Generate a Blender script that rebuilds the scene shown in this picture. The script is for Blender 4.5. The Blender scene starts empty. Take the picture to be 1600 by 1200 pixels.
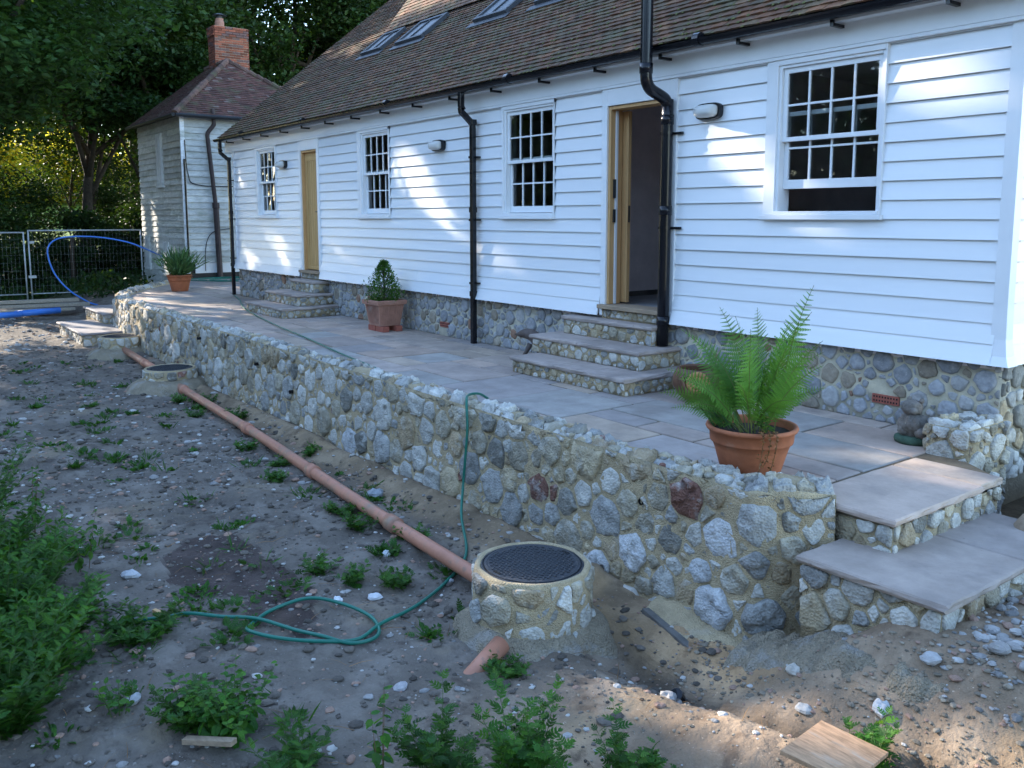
import bpy, math, random
import numpy as np
from mathutils import Vector, Matrix, noise as mnoise
R_ = math.radians
rng = np.random.default_rng(7)
random.seed(7)
scene = bpy.context.scene
col = scene.collection

# ---------------------------------------------------------------- camera, sky, sun, exposure
cam_d = bpy.data.cameras.new('camera'); cam = bpy.data.objects.new('camera', cam_d); col.objects.link(cam)
cam.location = (0, -6.61, 1.655)
cam.rotation_euler = (math.pi / 2 - R_(7.3686), 0, R_(52.92))
cam_d.sensor_width = 36; cam_d.lens = 1372.77 / 1600 * 36; cam_d.shift_y = -83 / 1600
cam_d.clip_start = 0.05; cam_d.clip_end = 500
scene.camera = cam
SUN = np.array([-3.0, -1.0, 1.3]); SUN /= np.linalg.norm(SUN)       # direction towards the sun
world = bpy.data.worlds.new('World'); scene.world = world; world.use_nodes = True
wn = world.node_tree
sky = wn.nodes.new('ShaderNodeTexSky'); sky.sky_type = 'NISHITA'; sky.sun_disc = False
sky.sun_elevation = math.asin(SUN[2]); sky.sun_rotation = math.atan2(SUN[0], SUN[1]) % (2 * math.pi)
sky.air_density = 1.0; sky.dust_density = 0.2; sky.ozone_density = 1.7
wn.links.new(sky.outputs[0], wn.nodes['Background'].inputs[0])
wn.nodes['Background'].inputs[1].default_value = 0.15
sd = bpy.data.lights.new('sun', 'SUN'); sd.energy = 2.8; sd.angle = R_(0.5); sd.color = (1, .9, .76)
so = bpy.data.objects.new('sun', sd); col.objects.link(so)
so.rotation_euler = Vector(SUN).to_track_quat('Z', 'Y').to_euler()
scene.view_settings.view_transform = 'Standard'; scene.view_settings.look = 'None'
scene.view_settings.exposure = 2.4; scene.view_settings.gamma = 1
scene.render.engine = 'CYCLES'
scene.cycles.max_bounces = 8; scene.cycles.transparent_max_bounces = 12

# ---------------------------------------------------------------- materials
def nodes(m): return m.node_tree.nodes, m.node_tree.links
def mat(name, color, rough=.8, var=0.0, vscale=3.0, attr=False, bump=0.0, bscale=40.0, bdist=.01,
        metal=0.0, spec=.4, spots=None, detail=6, stretch=None, bscale2=None, coat=0):
    """procedural Principled: base colour (or per-face colour attribute) x noise variation, noise bump"""
    m = bpy.data.materials.new(name); m.use_nodes = True
    N, L = nodes(m); b = N['Principled BSDF']
    b.inputs['Roughness'].default_value = rough; b.inputs['Metallic'].default_value = metal
    b.inputs['Specular IOR Level'].default_value = spec
    if coat: b.inputs['Coat Weight'].default_value = coat
    tc = N.new('ShaderNodeTexCoord'); vec = tc.outputs['Object']
    if stretch:
        mp = N.new('ShaderNodeMapping'); mp.inputs['Scale'].default_value = stretch
        L.new(vec, mp.inputs[0]); vec = mp.outputs[0]
    if attr:
        a = N.new('ShaderNodeAttribute'); a.attribute_name = 'Col'; c = a.outputs['Color']
    else:
        rgb = N.new('ShaderNodeRGB'); rgb.outputs[0].default_value = (*color, 1); c = rgb.outputs[0]
    if var:
        n = N.new('ShaderNodeTexNoise'); n.inputs['Scale'].default_value = vscale; n.inputs['Detail'].default_value = detail
        n.inputs['Roughness'].default_value = .65
        L.new(vec, n.inputs['Vector'])
        r = N.new('ShaderNodeMapRange'); r.inputs[1].default_value = .3; r.inputs[2].default_value = .7
        r.inputs[3].default_value = 1 - var; r.inputs[4].default_value = 1 + var
        L.new(n.outputs['Fac'], r.inputs[0])
        mx = N.new('ShaderNodeVectorMath'); mx.operation = 'SCALE'
        L.new(c, mx.inputs[0]); L.new(r.outputs[0], mx.inputs['Scale']); c = mx.outputs[0]
    for sp in (spots or []):   # (colour, noise scale, threshold lo, hi)
        n = N.new('ShaderNodeTexNoise'); n.inputs['Scale'].default_value = sp[1]; n.inputs['Detail'].default_value = 5
        n.inputs['Roughness'].default_value = .6
        L.new(vec, n.inputs['Vector'])
        r = N.new('ShaderNodeMapRange'); r.inputs[1].default_value = sp[2]; r.inputs[2].default_value = sp[3]
        L.new(n.outputs['Fac'], r.inputs[0])
        if len(sp) > 4: r.inputs[4].default_value = sp[4]
        mx = N.new('ShaderNodeMix'); mx.data_type = 'RGBA'
        L.new(r.outputs[0], mx.inputs[0]); L.new(c, mx.inputs[6]); mx.inputs[7].default_value = (*sp[0], 1); c = mx.outputs[2]
    L.new(c, b.inputs['Base Color'])
    if bump:
        n = N.new('ShaderNodeTexNoise'); n.inputs['Scale'].default_value = bscale; n.inputs['Detail'].default_value = 8
        n.inputs['Roughness'].default_value = .6
        L.new(vec, n.inputs['Vector']); h = n.outputs['Fac']
        bp = N.new('ShaderNodeBump'); bp.inputs['Strength'].default_value = bump; bp.inputs['Distance'].default_value = bdist
        L.new(h, bp.inputs['Height'])
        if bscale2:
            n2 = N.new('ShaderNodeTexVoronoi'); n2.inputs['Scale'].default_value = bscale2
            L.new(vec, n2.inputs['Vector'])
            b2 = N.new('ShaderNodeBump'); b2.inputs['Strength'].default_value = bump * .7; b2.inputs['Distance'].default_value = bdist
            L.new(n2.outputs['Distance'], b2.inputs['Height']); L.new(bp.outputs[0], b2.inputs['Normal']); bp = b2
        L.new(bp.outputs[0], b.inputs['Normal'])
    return m

def leaf_mat(name, color, trans=.35, rough=.55, var=.35, tcol=None, vscale=1.2):
    m = bpy.data.materials.new(name); m.use_nodes = True
    N, L = nodes(m); b = N['Principled BSDF']; out = N['Material Output']
    b.inputs['Roughness'].default_value = rough; b.inputs['Specular IOR Level'].default_value = .3
    a = N.new('ShaderNodeAttribute'); a.attribute_name = 'Col'
    rgb = N.new('ShaderNodeVectorMath'); rgb.operation = 'MULTIPLY'; rgb.inputs[1].default_value = color
    L.new(a.outputs['Color'], rgb.inputs[0])
    L.new(rgb.outputs[0], b.inputs['Base Color'])
    t = N.new('ShaderNodeBsdfTranslucent'); tv = N.new('ShaderNodeVectorMath'); tv.operation = 'MULTIPLY'
    tv.inputs[1].default_value = tcol or (color[0] * 2.2, color[1] * 1.8, color[2] * .7)
    L.new(a.outputs['Color'], tv.inputs[0]); L.new(tv.outputs[0], t.inputs['Color'])
    mx = N.new('ShaderNodeMixShader'); mx.inputs[0].default_value = trans
    L.new(b.outputs[0], mx.inputs[1]); L.new(t.outputs[0], mx.inputs[2]); L.new(mx.outputs[0], out.inputs['Surface'])
    return m

M = {}
M['white'] = mat('white_paint', (.80, .81, .82), .38, var=.03, vscale=2.5, bump=.06, bscale=60, bdist=.003)
M['whiteclad'] = mat('white_board_paint', (.80, .81, .82), .33, attr=True, var=.03, vscale=1.6, bump=.07, bscale=30, bdist=.003, stretch=(.25, 1, 3), spots=[((.58, .54, .47), 6, .64, .80, .22)])
M['black'] = mat('black_plastic', (.006, .006, .009), .25, var=.25, vscale=8, spots=[((.06, .06, .06), 14, .66, .8, .3)])
M['blackmatt'] = mat('dark_metal', (.02, .02, .022), .55, var=.2)
M['stone'] = mat('rubble_stone', (.4, .4, .4), .85, attr=True, var=.26, vscale=11, bump=.8, bscale=26, bdist=.016, spots=[((.60, .60, .57), 9, .52, .70, .55), ((.16, .155, .15), 30, .64, .76, .45), ((.40, .31, .19), 6, .60, .76, .45)], bscale2=60)
M['flint'] = mat('plinth_stone', (.4, .4, .4), .8, attr=True, var=.25, vscale=20, bump=.7, bscale=50, bdist=.01, spots=[((.52, .5, .46), 30, .57, .72, .45), ((.1, .1, .1), 36, .65, .75, .4)])
M['mortar'] = mat('sandy_mortar', (.47, .37, .23), .95, var=.22, vscale=7, bump=1.0, bscale=55, bdist=.012, spots=[((.22, .18, .13), 11, .62, .76, .6), ((.50, .44, .34), 5, .58, .72, .6)], bscale2=120)
M['mortar_grey'] = mat('pale_mortar', (.50, .45, .35), .95, var=.2, vscale=9, bump=.8, bscale=60, bdist=.01, spots=[((.25, .23, .2), 12, .6, .75, .6)])
M['flag'] = mat('sandstone_flag', (.4, .3, .3), .75, attr=True, var=.22, vscale=3.5, bump=.7, bscale=9, bdist=.012, spots=[((.20, .17, .155), 2.2, .54, .70, .65), ((.42, .32, .26), 5, .62, .75, .5), ((.10, .09, .09), 24, .67, .75, .5)])
M['joint'] = mat('paving_joint', (.13, .10, .065), .95, var=.3, vscale=9, bump=.5, bscale=80)
M['terracotta'] = mat('terracotta', (.36, .12, .055), .75, var=.2, vscale=9, bump=.15, bscale=90, spots=[((.42, .27, .2), 7, .6, .75, .5), ((.13, .06, .04), 10, .63, .75, .45)])
M['terracotta_pale'] = mat('weathered_terracotta', (.36, .18, .13), .8, var=.2, vscale=9, bump=.2, bscale=70, spots=[((.42, .34, .3), 6, .55, .7, .5)])
M['brownclay'] = mat('brown_glazed_clay', (.13, .06, .035), .5, var=.3, vscale=10)
M['ochreclay'] = mat('ochre_clay', (.36, .19, .07), .6, var=.3, vscale=10)
M['orangepipe'] = mat('orange_drain_plastic', (.46, .20, .125), .5, var=.15, vscale=6, spots=[((.26, .2, .14), 4, .50, .68, .8), ((.18, .14, .11), 17, .58, .70, .6)])
M['pine'] = mat('pine_wood', (.58, .34, .15), .5, var=.15, vscale=6, stretch=(6, 6, .5), spots=[((.28, .11, .03), 9, .70, .76, .8)])
M['oak'] = mat('door_oak', (.55, .33, .13), .5, var=.14, vscale=7, stretch=(5, 5, .4), spots=[((.24, .10, .03), 9, .70, .76, .8)])
M['timber'] = mat('weathered_sill_timber', (.34, .25, .17), .8, var=.25, vscale=8, stretch=(.6, 5, 5), bump=.3)
M['tile'] = mat('clay_roof_tile', (.1, .06, .05), .85, attr=True, var=.35, vscale=9, bump=.5, bscale=60, spots=[((.10, .09, .045), 3.0, .50, .66, .75), ((.15, .14, .06), 14, .64, .74, .7)])
M['brick'] = mat('chimney_brick', (.3, .1, .06), .85, attr=True, var=.3, vscale=20, bump=.4)
M['oldboard'] = mat('weathered_white_board', (.5, .5, .46), .8, attr=True, var=.2, vscale=4, stretch=(1, 1, 3), spots=[((.22, .24, .15), 1.3, .52, .72, .6), ((.14, .14, .12), 5, .60, .74, .6)], bump=.3)
M['plaster'] = mat('bare_plaster', (.82, .72, .71), .9, var=.12, vscale=3)
M['screed'] = mat('floor_screed', (.28, .27, .27), .8, var=.2, vscale=3)
M['socket'] = mat('socket_plastic', (.75, .75, .74), .4)
M['airbrick'] = mat('red_airbrick', (.33, .10, .07), .8, var=.2, vscale=30)
M['hole'] = mat('dark_hole', (.01, .01, .01), .95)
M['hose'] = mat('green_hose', (.012, .14, .10), .35, var=.1)
M['bluepipe'] = mat('blue_plastic_pipe', (.05, .19, .60), .4, var=.1, vscale=3)
M['iron'] = mat('cast_iron_cover', (.035, .038, .045), .5, var=.3, vscale=30, bump=.8, bscale=70, spots=[((.16, .14, .10), 12, .62, .75, .4)])
M['concrete'] = mat('rough_concrete', (.30, .28, .25), .93, var=.25, vscale=7, bump=.9, bscale=30, bdist=.02, spots=[((.40, .30, .17), 4, .52, .65, .7), ((.13, .11, .09), 8, .60, .72, .7)])
M['darkconc'] = mat('shuttering_board', (.13, .12, .11), .85, var=.3, vscale=9, bump=.4)
M['galv'] = mat('galvanised_tube', (.50, .53, .55), .5, metal=.1, var=.15)
M['bark'] = mat('tree_bark', (.055, .042, .03), .95, var=.4, vscale=8, bump=.9, bscale=14, bdist=.04)
M['board_wood'] = mat('grey_plank', (.33, .28, .22), .85, var=.25, vscale=5, stretch=(.6, 6, 6), bump=.4)
M['ply'] = mat('plywood_offcut', (.46, .27, .15), .8, var=.3, vscale=12, stretch=(1, 4, 1), bump=.4, spots=[((.22, .13, .07), 7, .50, .64, .7), ((.50, .42, .33), 4, .58, .7, .6)])
M['soil'] = mat('pot_soil', (.03, .02, .014), .95, bump=.8, bscale=50)
M['statue'] = mat('lichened_cast_stone', (.17, .15, .13), .92, var=.4, vscale=18, bump=.9, bscale=40, bdist=.015, spots=[((.26, .17, .15), 9, .55, .68, .6), ((.32, .33, .3), 26, .62, .72, .6)])
M['mossring'] = mat('mossy_base', (.05, .09, .06), .9, var=.4, vscale=20, bump=.6)
M['bronze'] = mat('dark_brown_stone', (.10, .075, .065), .7, var=.3, vscale=12, bump=.4)
M['pebble'] = mat('pebble', (.4, .4, .4), .85, attr=True, var=.2, vscale=30, bump=.5, bscale=60)
M['whitebag'] = mat('crumpled_plastic', (.7, .72, .75), .5)
M['lead'] = mat('lead_flashing', (.055, .06, .07), .6, var=.2)
M['haunch'] = mat('crumbling_mortar_bank', (.29, .24, .17), .95, var=.25, vscale=6, bump=1.0, bscale=40, bdist=.02, spots=[((.36, .34, .31), 7, .54, .66, .7), ((.15, .12, .09), 14, .64, .76, .5)], bscale2=80)
# glass
g = bpy.data.materials.new('window_glass'); g.use_nodes = True
N, L = nodes(g); N.remove(N['Principled BSDF'])
gl = N.new('ShaderNodeBsdfGlossy'); gl.inputs['Roughness'].default_value = .02
tr = N.new('ShaderNodeBsdfTransparent'); tr.inputs[0].default_value = (.75, .8, .8, 1)
fr = N.new('ShaderNodeFresnel'); fr.inputs[0].default_value = 1.5
gm = N.new('ShaderNodeMath'); gm.operation = 'MULTIPLY_ADD'; gm.inputs[1].default_value = 1.0; gm.inputs[2].default_value = .03
mx = N.new('ShaderNodeMixShader'); L.new(fr.outputs[0], gm.inputs[0]); L.new(gm.outputs[0], mx.inputs[0])
L.new(tr.outputs[0], mx.inputs[1]); L.new(gl.outputs[0], mx.inputs[2]); L.new(mx.outputs[0], N['Material Output'].inputs['Surface'])
M['glass'] = g
lg = mat('lamp_glass', (.62, .62, .60), .2, bump=.6, bscale=90, bdist=.004); M['lampglass'] = lg
# ground material
gm_ = mat('bare_earth', (.138, .115, .094), .95, var=.30, vscale=1.6, bump=.8, bscale=19, bdist=.03,
          spots=[((.22, .19, .16), 3.2, .50, .64, .7), ((.26, .20, .13), 1.1, .56, .70, .6), ((.05, .036, .028), 4.2, .57, .66, .65), ((.42, .40, .38), 60, .68, .72, .8), ((.34, .30, .26), 24, .68, .73, .6)])
M['earth'] = gm_
N, L = nodes(gm_)      # damp patch of dark soil with its own shape, at its place on the ground; sandy right part
b = N['Principled BSDF']; prev = b.inputs['Base Color'].links[0].from_socket
a = N.new('ShaderNodeAttribute'); a.attribute_name = 'Col'
mm = N.new('ShaderNodeMix'); mm.data_type = 'RGBA'; mm.blend_type = 'MULTIPLY'; mm.inputs[0].default_value = 1
L.new(prev, mm.inputs[6]); L.new(a.outputs['Color'], mm.inputs[7]); L.new(mm.outputs[2], b.inputs['Base Color'])

LEAF = {
    'dark': leaf_mat('dark_tree_leaves', (.016, .046, .011), .28),
    'mid': leaf_mat('tree_leaves', (.024, .068, .015), .32),
    'sun': leaf_mat('sunlit_hedge_leaves', (.20, .23, .03), .6, tcol=(.60, .60, .06)),  # yellow sun glow put into the hedge's leaf colour
    'weed': leaf_mat('weed_leaves', (.026, .098, .014), .30),
    'fern': leaf_mat('fern_leaves', (.085, .215, .055), .35),
    'box': leaf_mat('shrub_leaves', (.045, .125, .022), .25),
    'grey': leaf_mat('grey_green_leaves', (.06, .14, .06), .25),
    'dry': leaf_mat('dry_leaves', (.16, .09, .035), .15),
}

# ---------------------------------------------------------------- mesh building
WL = {}
class MB:
    def __init__(s): s.v = []; s.n = 0; s.f = []; s.m = []; s.c = []
    def add(s, verts, faces, mi=0, c=(1, 1, 1)):
        verts = np.asarray(verts, float).reshape(-1, 3)
        s.v.append(verts)
        o = s.n
        for f in faces: s.f.append(tuple(int(i) + o for i in f))
        s.m += [mi] * len(faces)
        if isinstance(c, (list, np.ndarray)) and np.ndim(c) == 2: s.c += [tuple(x) for x in c]
        else: s.c += [tuple(c)] * len(faces)
        s.n += len(verts)
    def box(s, x0, x1, y0, y1, z0, z1, mi=0, c=(1, 1, 1)):
        v = [(x, y, z) for z in (z0, z1) for y in (y0, y1) for x in (x0, x1)]
        s.add(v, [(0, 2, 3, 1), (4, 5, 7, 6), (0, 1, 5, 4), (2, 6, 7, 3), (0, 4, 6, 2), (1, 3, 7, 5)], mi, c)
    def obox(s, c0, ax, hs, mi=0, c=(1, 1, 1)):
        c0 = np.array(c0, float); ax = [np.array(a, float) / np.linalg.norm(a) for a in ax]
        v = [c0 + ax[0] * hs[0] * i + ax[1] * hs[1] * j + ax[2] * hs[2] * k for k in (-1, 1) for j in (-1, 1) for i in (-1, 1)]
        s.add(v, [(0, 2, 3, 1), (4, 5, 7, 6), (0, 1, 5, 4), (2, 6, 7, 3), (0, 4, 6, 2), (1, 3, 7, 5)], mi, c)
    def prism(s, poly, n, mi=0, c=(1, 1, 1)):
        """poly: list of 3D pts, n: extrude vector"""
        poly = np.array(poly, float); n = np.array(n, float); k = len(poly)
        v = np.vstack([poly, poly + n])
        s.add(v, [tuple(range(k - 1, -1, -1)), tuple(range(k, 2 * k))] + [(i, (i + 1) % k, k + (i + 1) % k, k + i) for i in range(k)], mi, c)
    def tube(s, path, r, n=8, mi=0, c=(1, 1, 1), cap=True, sq=False):
        path = [np.array(p, float) for p in path]; K = len(path)
        rs = r if hasattr(r, '__len__') else [r] * K
        T = [path[min(i + 1, K - 1)] - path[max(i - 1, 0)] for i in range(K)]
        T = [t / (np.linalg.norm(t) + 1e-9) for t in T]
        up = np.array([0, 0, 1.]) if abs(T[0][2]) < .9 else np.array([0, 1., 0])
        u = np.cross(T[0], up); u /= np.linalg.norm(u)
        vs = []
        for i in range(K):
            u = u - T[i] * (u @ T[i]); u /= np.linalg.norm(u); w = np.cross(T[i], u)
            for k in range(n):
                a = 2 * math.pi * (k + (.5 if sq else 0)) / n
                vs.append(path[i] + rs[i] * (math.cos(a) * u + math.sin(a) * w))
        fs = [(i * n + k, i * n + (k + 1) % n, (i + 1) * n + (k + 1) % n, (i + 1) * n + k) for i in range(K - 1) for k in range(n)]
        if cap: fs += [tuple(range(n - 1, -1, -1)), tuple((K - 1) * n + k for k in range(n))]
        s.add(vs, fs, mi, c)
    def lathe(s, prof, cen, n=32, mi=0, c=(1, 1, 1), jit=0.0, close=False, sx=1, sy=1):
        cen = np.array(cen, float); vs = []
        K = len(prof)
        for (r, z) in prof:
            for k in range(n):
                a = 2 * math.pi * k / n
                j = 1 + (jit * (mnoise.noise(Vector((3 * math.cos(a) + cen[0] * 7, 3 * math.sin(a), z * 6))) if jit else 0))
                vs.append(cen + (r * j * math.cos(a) * sx, r * j * math.sin(a) * sy, z))
        fs = [(i * n + k, i * n + (k + 1) % n, (i + 1) * n + (k + 1) % n, (i + 1) * n + k) for i in range(K - 1) for k in range(n)]
        if close: fs += [tuple((K - 1) * n + k for k in range(n))]
        s.add(vs, fs, mi, c)
    def scatter(s, tv, tf, P, X, Y, Z, S, mi=0, cols=None):
        """copies of a template (verts tv, faces tf) at P with axes X,Y,Z, scale S"""
        tv = np.asarray(tv, float); P = np.asarray(P, float); k = len(P)
        if k == 0: return
        S = np.broadcast_to(np.asarray(S, float), (k,))
        V = P[:, None, :] + S[:, None, None] * (tv[None, :, 0, None] * X[:, None, :] + tv[None, :, 1, None] * Y[:, None, :] + tv[None, :, 2, None] * Z[:, None, :])
        nv = len(tv); o = s.n
        s.v.append(V.reshape(-1, 3)); s.n += k * nv
        for i in range(k):
            b = o + i * nv
            for f in tf: s.f.append(tuple(b + j for j in f))
        nf = len(tf); s.m += [mi] * (nf * k)
        if cols is None: s.c += [(1, 1, 1)] * (nf * k)
        else:
            for i in range(k): s.c += [tuple(cols[i])] * nf
    def build(s, name, mats, parent=None, smooth=False, bevel=0, angle=None):
        me = bpy.data.meshes.new(name)
        V = np.vstack(s.v) if s.v else np.zeros((0, 3))
        if parent is not None: V = V - np.array(WL[parent.name])
        me.from_pydata(V.tolist(), [], s.f)
        for m in (mats if isinstance(mats, (list, tuple)) else [mats]): me.materials.append(m)
        me.polygons.foreach_set('material_index', s.m)
        at = me.attributes.new('Col', 'FLOAT_COLOR', 'FACE')
        cc = np.ones((len(s.c), 4)); cc[:, :3] = np.array(s.c)
        at.data.foreach_set('color', cc.ravel())
        if smooth: me.polygons.foreach_set('use_smooth', [True] * len(s.f))
        me.update()
        o = bpy.data.objects.new(name, me); col.objects.link(o)
        if parent is not None:
            o.parent = parent; WL[o.name] = WL[parent.name]
        else: WL[o.name] = (0, 0, 0)
        if bevel:
            bm = o.modifiers.new('bevel', 'BEVEL'); bm.width = bevel; bm.segments = 2; bm.limit_method = 'ANGLE'
        if smooth and angle is not None:
            try: me.shade_auto_smooth = True
            except Exception: pass
        return o
def thing(name, label, cat, loc=(0, 0, 0), group=None):
    o = bpy.data.objects.new(name, None); col.objects.link(o); o.location = loc
    o.empty_display_size = .2
    o['label'] = label; o['category'] = cat
    if group: o['group'] = group
    WL[o.name] = tuple(loc); return o
def tag(o, label, cat, group=None):
    o['label'] = label; o['category'] = cat
    if group: o['group'] = group
    return o
def kind(o, k='structure', label=None):
    o['kind'] = k
    if label: o['label'] = label
    return o
def nz(x, y, z=0.0, s=1.0): return mnoise.noise(Vector((x * s, y * s, z * s)))
def sstep(a, b, x): t = np.clip((np.asarray(x, float) - a) / (b - a), 0, 1); return t * t * (3 - 2 * t)
def smooth_path(pts, k=6):
    """Catmull-Rom through 3D points"""
    P = [np.array(p, float) for p in pts]; P = [2 * P[0] - P[1]] + P + [2 * P[-1] - P[-2]]; out = []
    for i in range(1, len(P) - 2):
        for j in range(k):
            t = j / k; a, b_, c, d = P[i - 1:i + 3]
            out.append(.5 * ((2 * b_) + (-a + c) * t + (2 * a - 5 * b_ + 4 * c - d) * t * t + (-a + 3 * b_ - 3 * c + d) * t ** 3))
    out.append(P[-2]); return out

# ---------------------------------------------------------------- stone facing: rubble stones as real geometry
def clip(poly, a, b_, c):
    """keep a*x+b*y<=c"""
    out = []; n = len(poly)
    for i in range(n):
        p, q = poly[i], poly[(i + 1) % n]
        dp = a * p[0] + b_ * p[1] - c; dq = a * q[0] + b_ * q[1] - c
        if dp <= 0: out.append(p)
        if (dp < 0 < dq) or (dq < 0 < dp):
            t = dp / (dp - dq); out.append((p[0] + t * (q[0] - p[0]), p[1] + t * (q[1] - p[1])))
    return out
def stone_cells(w, h, rlist, gap, seeds=(), aspect=1.0, rr=None):
    """packs seeds of decreasing radius, then a power diagram with inset; returns [(poly, centre, r)]"""
    rr = rr or rng
    C = [list(s_) for s_ in seeds]
    arr = np.array(C, float).reshape(-1, 3)
    for r, cover in rlist:
        tries = int(w * h / (r * r) * cover)
        for _ in range(tries):
            r_ = r * rr.uniform(.85, 1.2); x = rr.uniform(0, w); y = rr.uniform(0, h)
            if len(arr):
                d = (arr[:, 0] - x) ** 2 + ((arr[:, 1] - y) * aspect) ** 2
                if np.any(d < ((arr[:, 2] + r_) * .92) ** 2): continue
            arr = np.vstack([arr, [x, y, r_]])
    out = []
    for i in range(len(arr)):
        x, y, r = arr[i]
        d = np.hypot(arr[:, 0] - x, arr[:, 1] - y) - arr[:, 2]
        idx = np.argsort(d)[:22]
        R = r * 2.15; ns = int(rr.integers(5, 8)); a0 = rr.uniform(0, 6.28)
        el = rr.uniform(.70, 1.0); ea = rr.uniform(0, 3.14); poly = []
        for t in np.linspace(0, 2 * math.pi, ns, endpoint=False) + rr.uniform(-.3, .3, ns):
            k_ = R * rr.uniform(.80, 1.12); ux, uy = k_ * math.cos(t + a0), k_ * el * math.sin(t + a0)
            poly.append((x + ux * math.cos(ea) - uy * math.sin(ea), y + ux * math.sin(ea) + uy * math.cos(ea)))
        g_ = gap * rr.uniform(.6, 1.5)
        for j in idx:
            if j == i: continue
            dx, dy = arr[j, 0] - x, arr[j, 1] - y; D = math.hypot(dx, dy)
            t = (D * D + r * r - arr[j, 2] ** 2) / (2 * D) - g_
            poly = clip(poly, dx / D, dy / D, (dx * x + dy * y) / D + t)
            if len(poly) < 3: break
        g2 = gap * .3
        for (a, b_, c) in ((-1, 0, -g2), (1, 0, w - g2), (0, -1, -g2), (0, 1, h - g2)):
            if len(poly) >= 3: poly = clip(poly, a, b_, c)
        if len(poly) < 3: continue
        P = np.array(poly); A = .5 * abs(np.dot(P[:, 0], np.roll(P[:, 1], 1)) - np.dot(P[:, 1], np.roll(P[:, 0], 1)))
        if A < .0006: continue
        out.append((P, P.mean(0), math.sqrt(A / math.pi)))
    return out
def rub_col(rr):
    k = rr.random()
    b_ = rr.uniform(.75, 1.2)
    if k < .45: c = np.array([.48, .475, .46])
    elif k < .60: c = np.array([.31, .315, .32])
    elif k < .78: c = np.array([.36, .33, .27])
    elif k < .86: c = np.array([.22, .215, .20])
    elif k < .93: c = np.array([.42, .36, .26])
    elif k < .99: c = np.array([.36, .29, .20])
    else: c = np.array([.20, .10, .08])
    return c * b_ * np.array([1.04, 1.0, .92])
def flint_col(rr):
    k = rr.random(); b_ = rr.uniform(.75, 1.25)
    if k < .55: c = np.array([.30, .30, .31])
    elif k < .8: c = np.array([.34, .33, .32])
    elif k < .97: c = np.array([.30, .25, .19])
    else: c = np.array([.26, .15, .10])
    return c * b_
def put_stones(mb, cells, S, hgt, mi=0, colf=rub_col, rnd=1, rough=.5, rr=None, sub=True):
    """S(s,t)->(point, normal); each cell becomes one domed, uneven stone"""
    rr = rr or rng
    for P, cen, r in cells:
        for _ in range(rnd):       # chaikin rounding
            Q = np.roll(P, -1, 0); cu = rr.uniform(.08, .19); P = np.stack([(1 - cu) * P + cu * Q, cu * P + (1 - cu) * Q], 1).reshape(-1, 2)
        if len(P) < 12 and sub: Q = np.roll(P, -1, 0); P = np.stack([P, (P + Q) / 2], 1).reshape(-1, 2)
        if sub:                    # uneven outline
            d = P - cen; n_ = np.array([mnoise.noise(Vector((q[0] * 22, q[1] * 22, cen[0]))) for q in P]); P = cen + d * (1 + .22 * n_)[:, None] * .985
        k = len(P); H = hgt * rr.uniform(.55, 1.35) * min(1.5, (r / .07) ** .5)
        tx, ty = rr.uniform(-1, 1, 2) * .28 * H / max(r, .02)
        verts = []; rings = ((1.0, -.25), (.985, .45), (.93, .86), (.66, 1.0), (.33, 1.04))
        for (sc, hh) in rings:
            for q in P:
                u = cen + (q - cen) * sc
                e = mnoise.noise(Vector((u[0] * 26, u[1] * 26, 5.0))) * rough + mnoise.noise(Vector((u[0] * 60, u[1] * 60, 1.0))) * rough * .5
                z = H * hh + (H * e + tx * (u[0] - cen[0]) + ty * (u[1] - cen[1])) * (1 if hh > .5 else .35)
                if hh < 0: z = -.02
                p, n = S(u[0], u[1]); verts.append(p + n * z)
        p, n = S(*cen); verts.append(p + n * H * 1.08)
        nr = len(rings)
        fs = [(i * k + a, i * k + (a + 1) % k, (i + 1) * k + (a + 1) % k, (i + 1) * k + a) for i in range(nr - 1) for a in range(k)]
        fs += [((nr - 1) * k + a, (nr - 1) * k + (a + 1) % k, nr * k) for a in range(k)]
        # orientation: make outward
        v0 = np.array(verts[(nr - 1) * k]); v1 = np.array(verts[(nr - 1) * k + 1]); vc = np.array(verts[-1])
        if np.dot(np.cross(v1 - v0, vc - v0), n) < 0: fs = [f[::-1] for f in fs]
        mb.add(verts, fs, mi, colf(rr))
def flat_S(o, U, V, Nn):
    o, U, V, Nn = [np.array(q, float) for q in (o, U, V, Nn)]
    return lambda s_, t_: (o + U * s_ + V * t_, Nn)
def facing(mb, o, U, V, Nn, w, h, rl, gap, hgt, seeds=(), colf=rub_col, rnd=1, rough=.5):
    put_stones(mb, stone_cells(w, h, rl, gap, seeds), flat_S(o, U, V, Nn), hgt, 0, colf, rnd, rough)

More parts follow.
